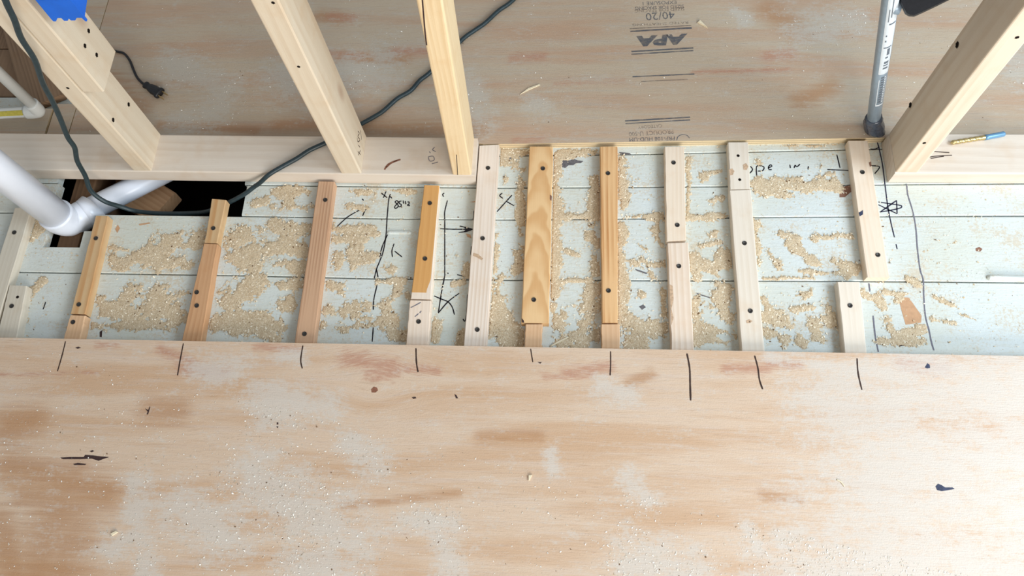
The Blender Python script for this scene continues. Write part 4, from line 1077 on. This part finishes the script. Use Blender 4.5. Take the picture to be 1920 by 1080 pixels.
bad |= (X < plate_xr + .002) & (Y > pl_y)
bad |= (X > pr.x - .003) & (Y > pr.y - .002)
efy = np.maximum(0.8735, g0.y + (g1.y - g0.y) * (X - g0.x) / (g1.x - g0.x))
bad |= Y > efy - .002
on = (mask > -0.04) & ~bad
Z = 0.0006 + 0.0011 * np.clip(mask - 0.1, 0, 0.7) + 0.0007 * RNG.rand(*X.shape)
cell = on[:-1, :-1] & on[1:, :-1] & on[:-1, 1:] & on[1:, 1:]
jx = X + (RNG.rand(*X.shape) - .5) * S * .7; jy = Y + (RNG.rand(*X.shape) - .5) * S * .7
ids = -np.ones(X.shape, int); used = np.zeros(X.shape, bool)
used[:-1, :-1] |= cell; used[1:, :-1] |= cell; used[:-1, 1:] |= cell; used[1:, 1:] |= cell
ids[used] = np.arange(used.sum())
cnt = np.zeros(X.shape, int)
for a, b in ((slice(None, -1), slice(None, -1)), (slice(1, None), slice(None, -1)), (slice(None, -1), slice(1, None)), (slice(1, None), slice(1, None))):
    cnt[a, b] += cell
Z = np.where(cnt == 4, Z, 0.0001)
Vs = np.stack([jx[used], jy[used], Z[used]], 1)
jj, ii = np.nonzero(cell)
Fq = np.stack([ids[jj, ii], ids[jj, ii + 1], ids[jj + 1, ii + 1], ids[jj + 1, ii]], 1)
me = bpy.data.meshes.new('sawdust'); me.from_pydata(Vs.tolist(), [], Fq.tolist()); me.materials.append(MAT['dust'])
for p in me.polygons: p.use_smooth = True
SAW = o = link('sawdust', me, None); o['kind'] = 'stuff'; tag(o, 'tan sawdust lying in patches on the white-painted boards', 'sawdust')

def flakes(name, pts, z, label, smin, smax, parent=None, mat='flake'):
    n = len(pts); th = RNG.rand(n) * 6.283; l = smin + (smax - smin) * RNG.rand(n) ** 2.6; w = l * (0.25 + 0.5 * RNG.rand(n))
    c, s_ = np.cos(th), np.sin(th); dz = RNG.rand(n) * l * 0.35
    V = np.zeros((n, 4, 3)); 
    for k, (a, b) in enumerate(((-1, -1), (1, -1), (1, 1), (-1, 1))):
        V[:, k, 0] = pts[:, 0] + (a * l * c - b * w * s_) / 2
        V[:, k, 1] = pts[:, 1] + (a * l * s_ + b * w * c) / 2
        V[:, k, 2] = z + 0.0004 + (dz if a > 0 else 0) + (pts[:, 2] if pts.shape[1] > 2 else 0)
    if parent is not None: V -= np.array(parent.matrix_basis.translation)
    me = bpy.data.meshes.new(name); me.from_pydata(V.reshape(-1, 3).tolist(), [], np.arange(4 * n).reshape(n, 4).tolist()); me.materials.append(MAT[mat])
    o = link(name, me, None, parent); o['kind'] = 'stuff'
    if parent is None: tag(o, label, 'sawdust')
    return o
prob = np.where(bad, 0, np.where(on, 1.0, 0.05 + 0.28 * np.clip(mask + 0.35, 0, 1)))
pr_ = prob.ravel() / prob.sum()
k = RNG.choice(X.size, 22000, p=pr_)
flakes('sawdust_flakes', np.stack([X.ravel()[k], Y.ravel()[k], np.where(on.ravel()[k], .0012, 0)], 1), 0, 'coarse pale flakes of sawdust on the white-painted boards', .0008, .0042, SAW)
def sprinkle(name, x0, x1, y0, y1, z, lst, n, base, label, smin, smax, ok, parent):
    x = x0 + (x1 - x0) * RNG.rand(n * 6); y = y0 + (y1 - y0) * RNG.rand(n * 6)
    f = field(x, y, caps_world(lst, z)); pr = np.clip(f, 0, 1) + base
    pr *= np.clip(0.7 + 1.0 * fbm(x, y, 9, 21, 3), 0.1, 2)
    keep = (RNG.rand(n * 6) < pr * 0.5) & ok(x, y)
    idx = np.nonzero(keep)[0][:n]
    flakes(name, np.stack([x[idx], y[idx]], 1), z, label, smin, smax, parent, 'flakew')
sprinkle('sawdust_flakes', -1.0, 0.85, -0.02, 0.43, ZN, film_glare_n, 16000, 0.14, 'pale flakes of sawdust sprinkled on the near plywood', .0007, .0030, lambda x, y: y < e0.y + (e1.y - e0.y) * (x - e0.x) / (e1.x - e0.x) - .003, ply_near)
sprinkle('sawdust_flakes', XN + .01, 1.2, 0.885, 1.45, ZF, film_f, 5000, 0.10, 'pale flakes of sawdust sprinkled on the far plywood', .0007, .0034, lambda x, y: y > 0.888, ply_far)
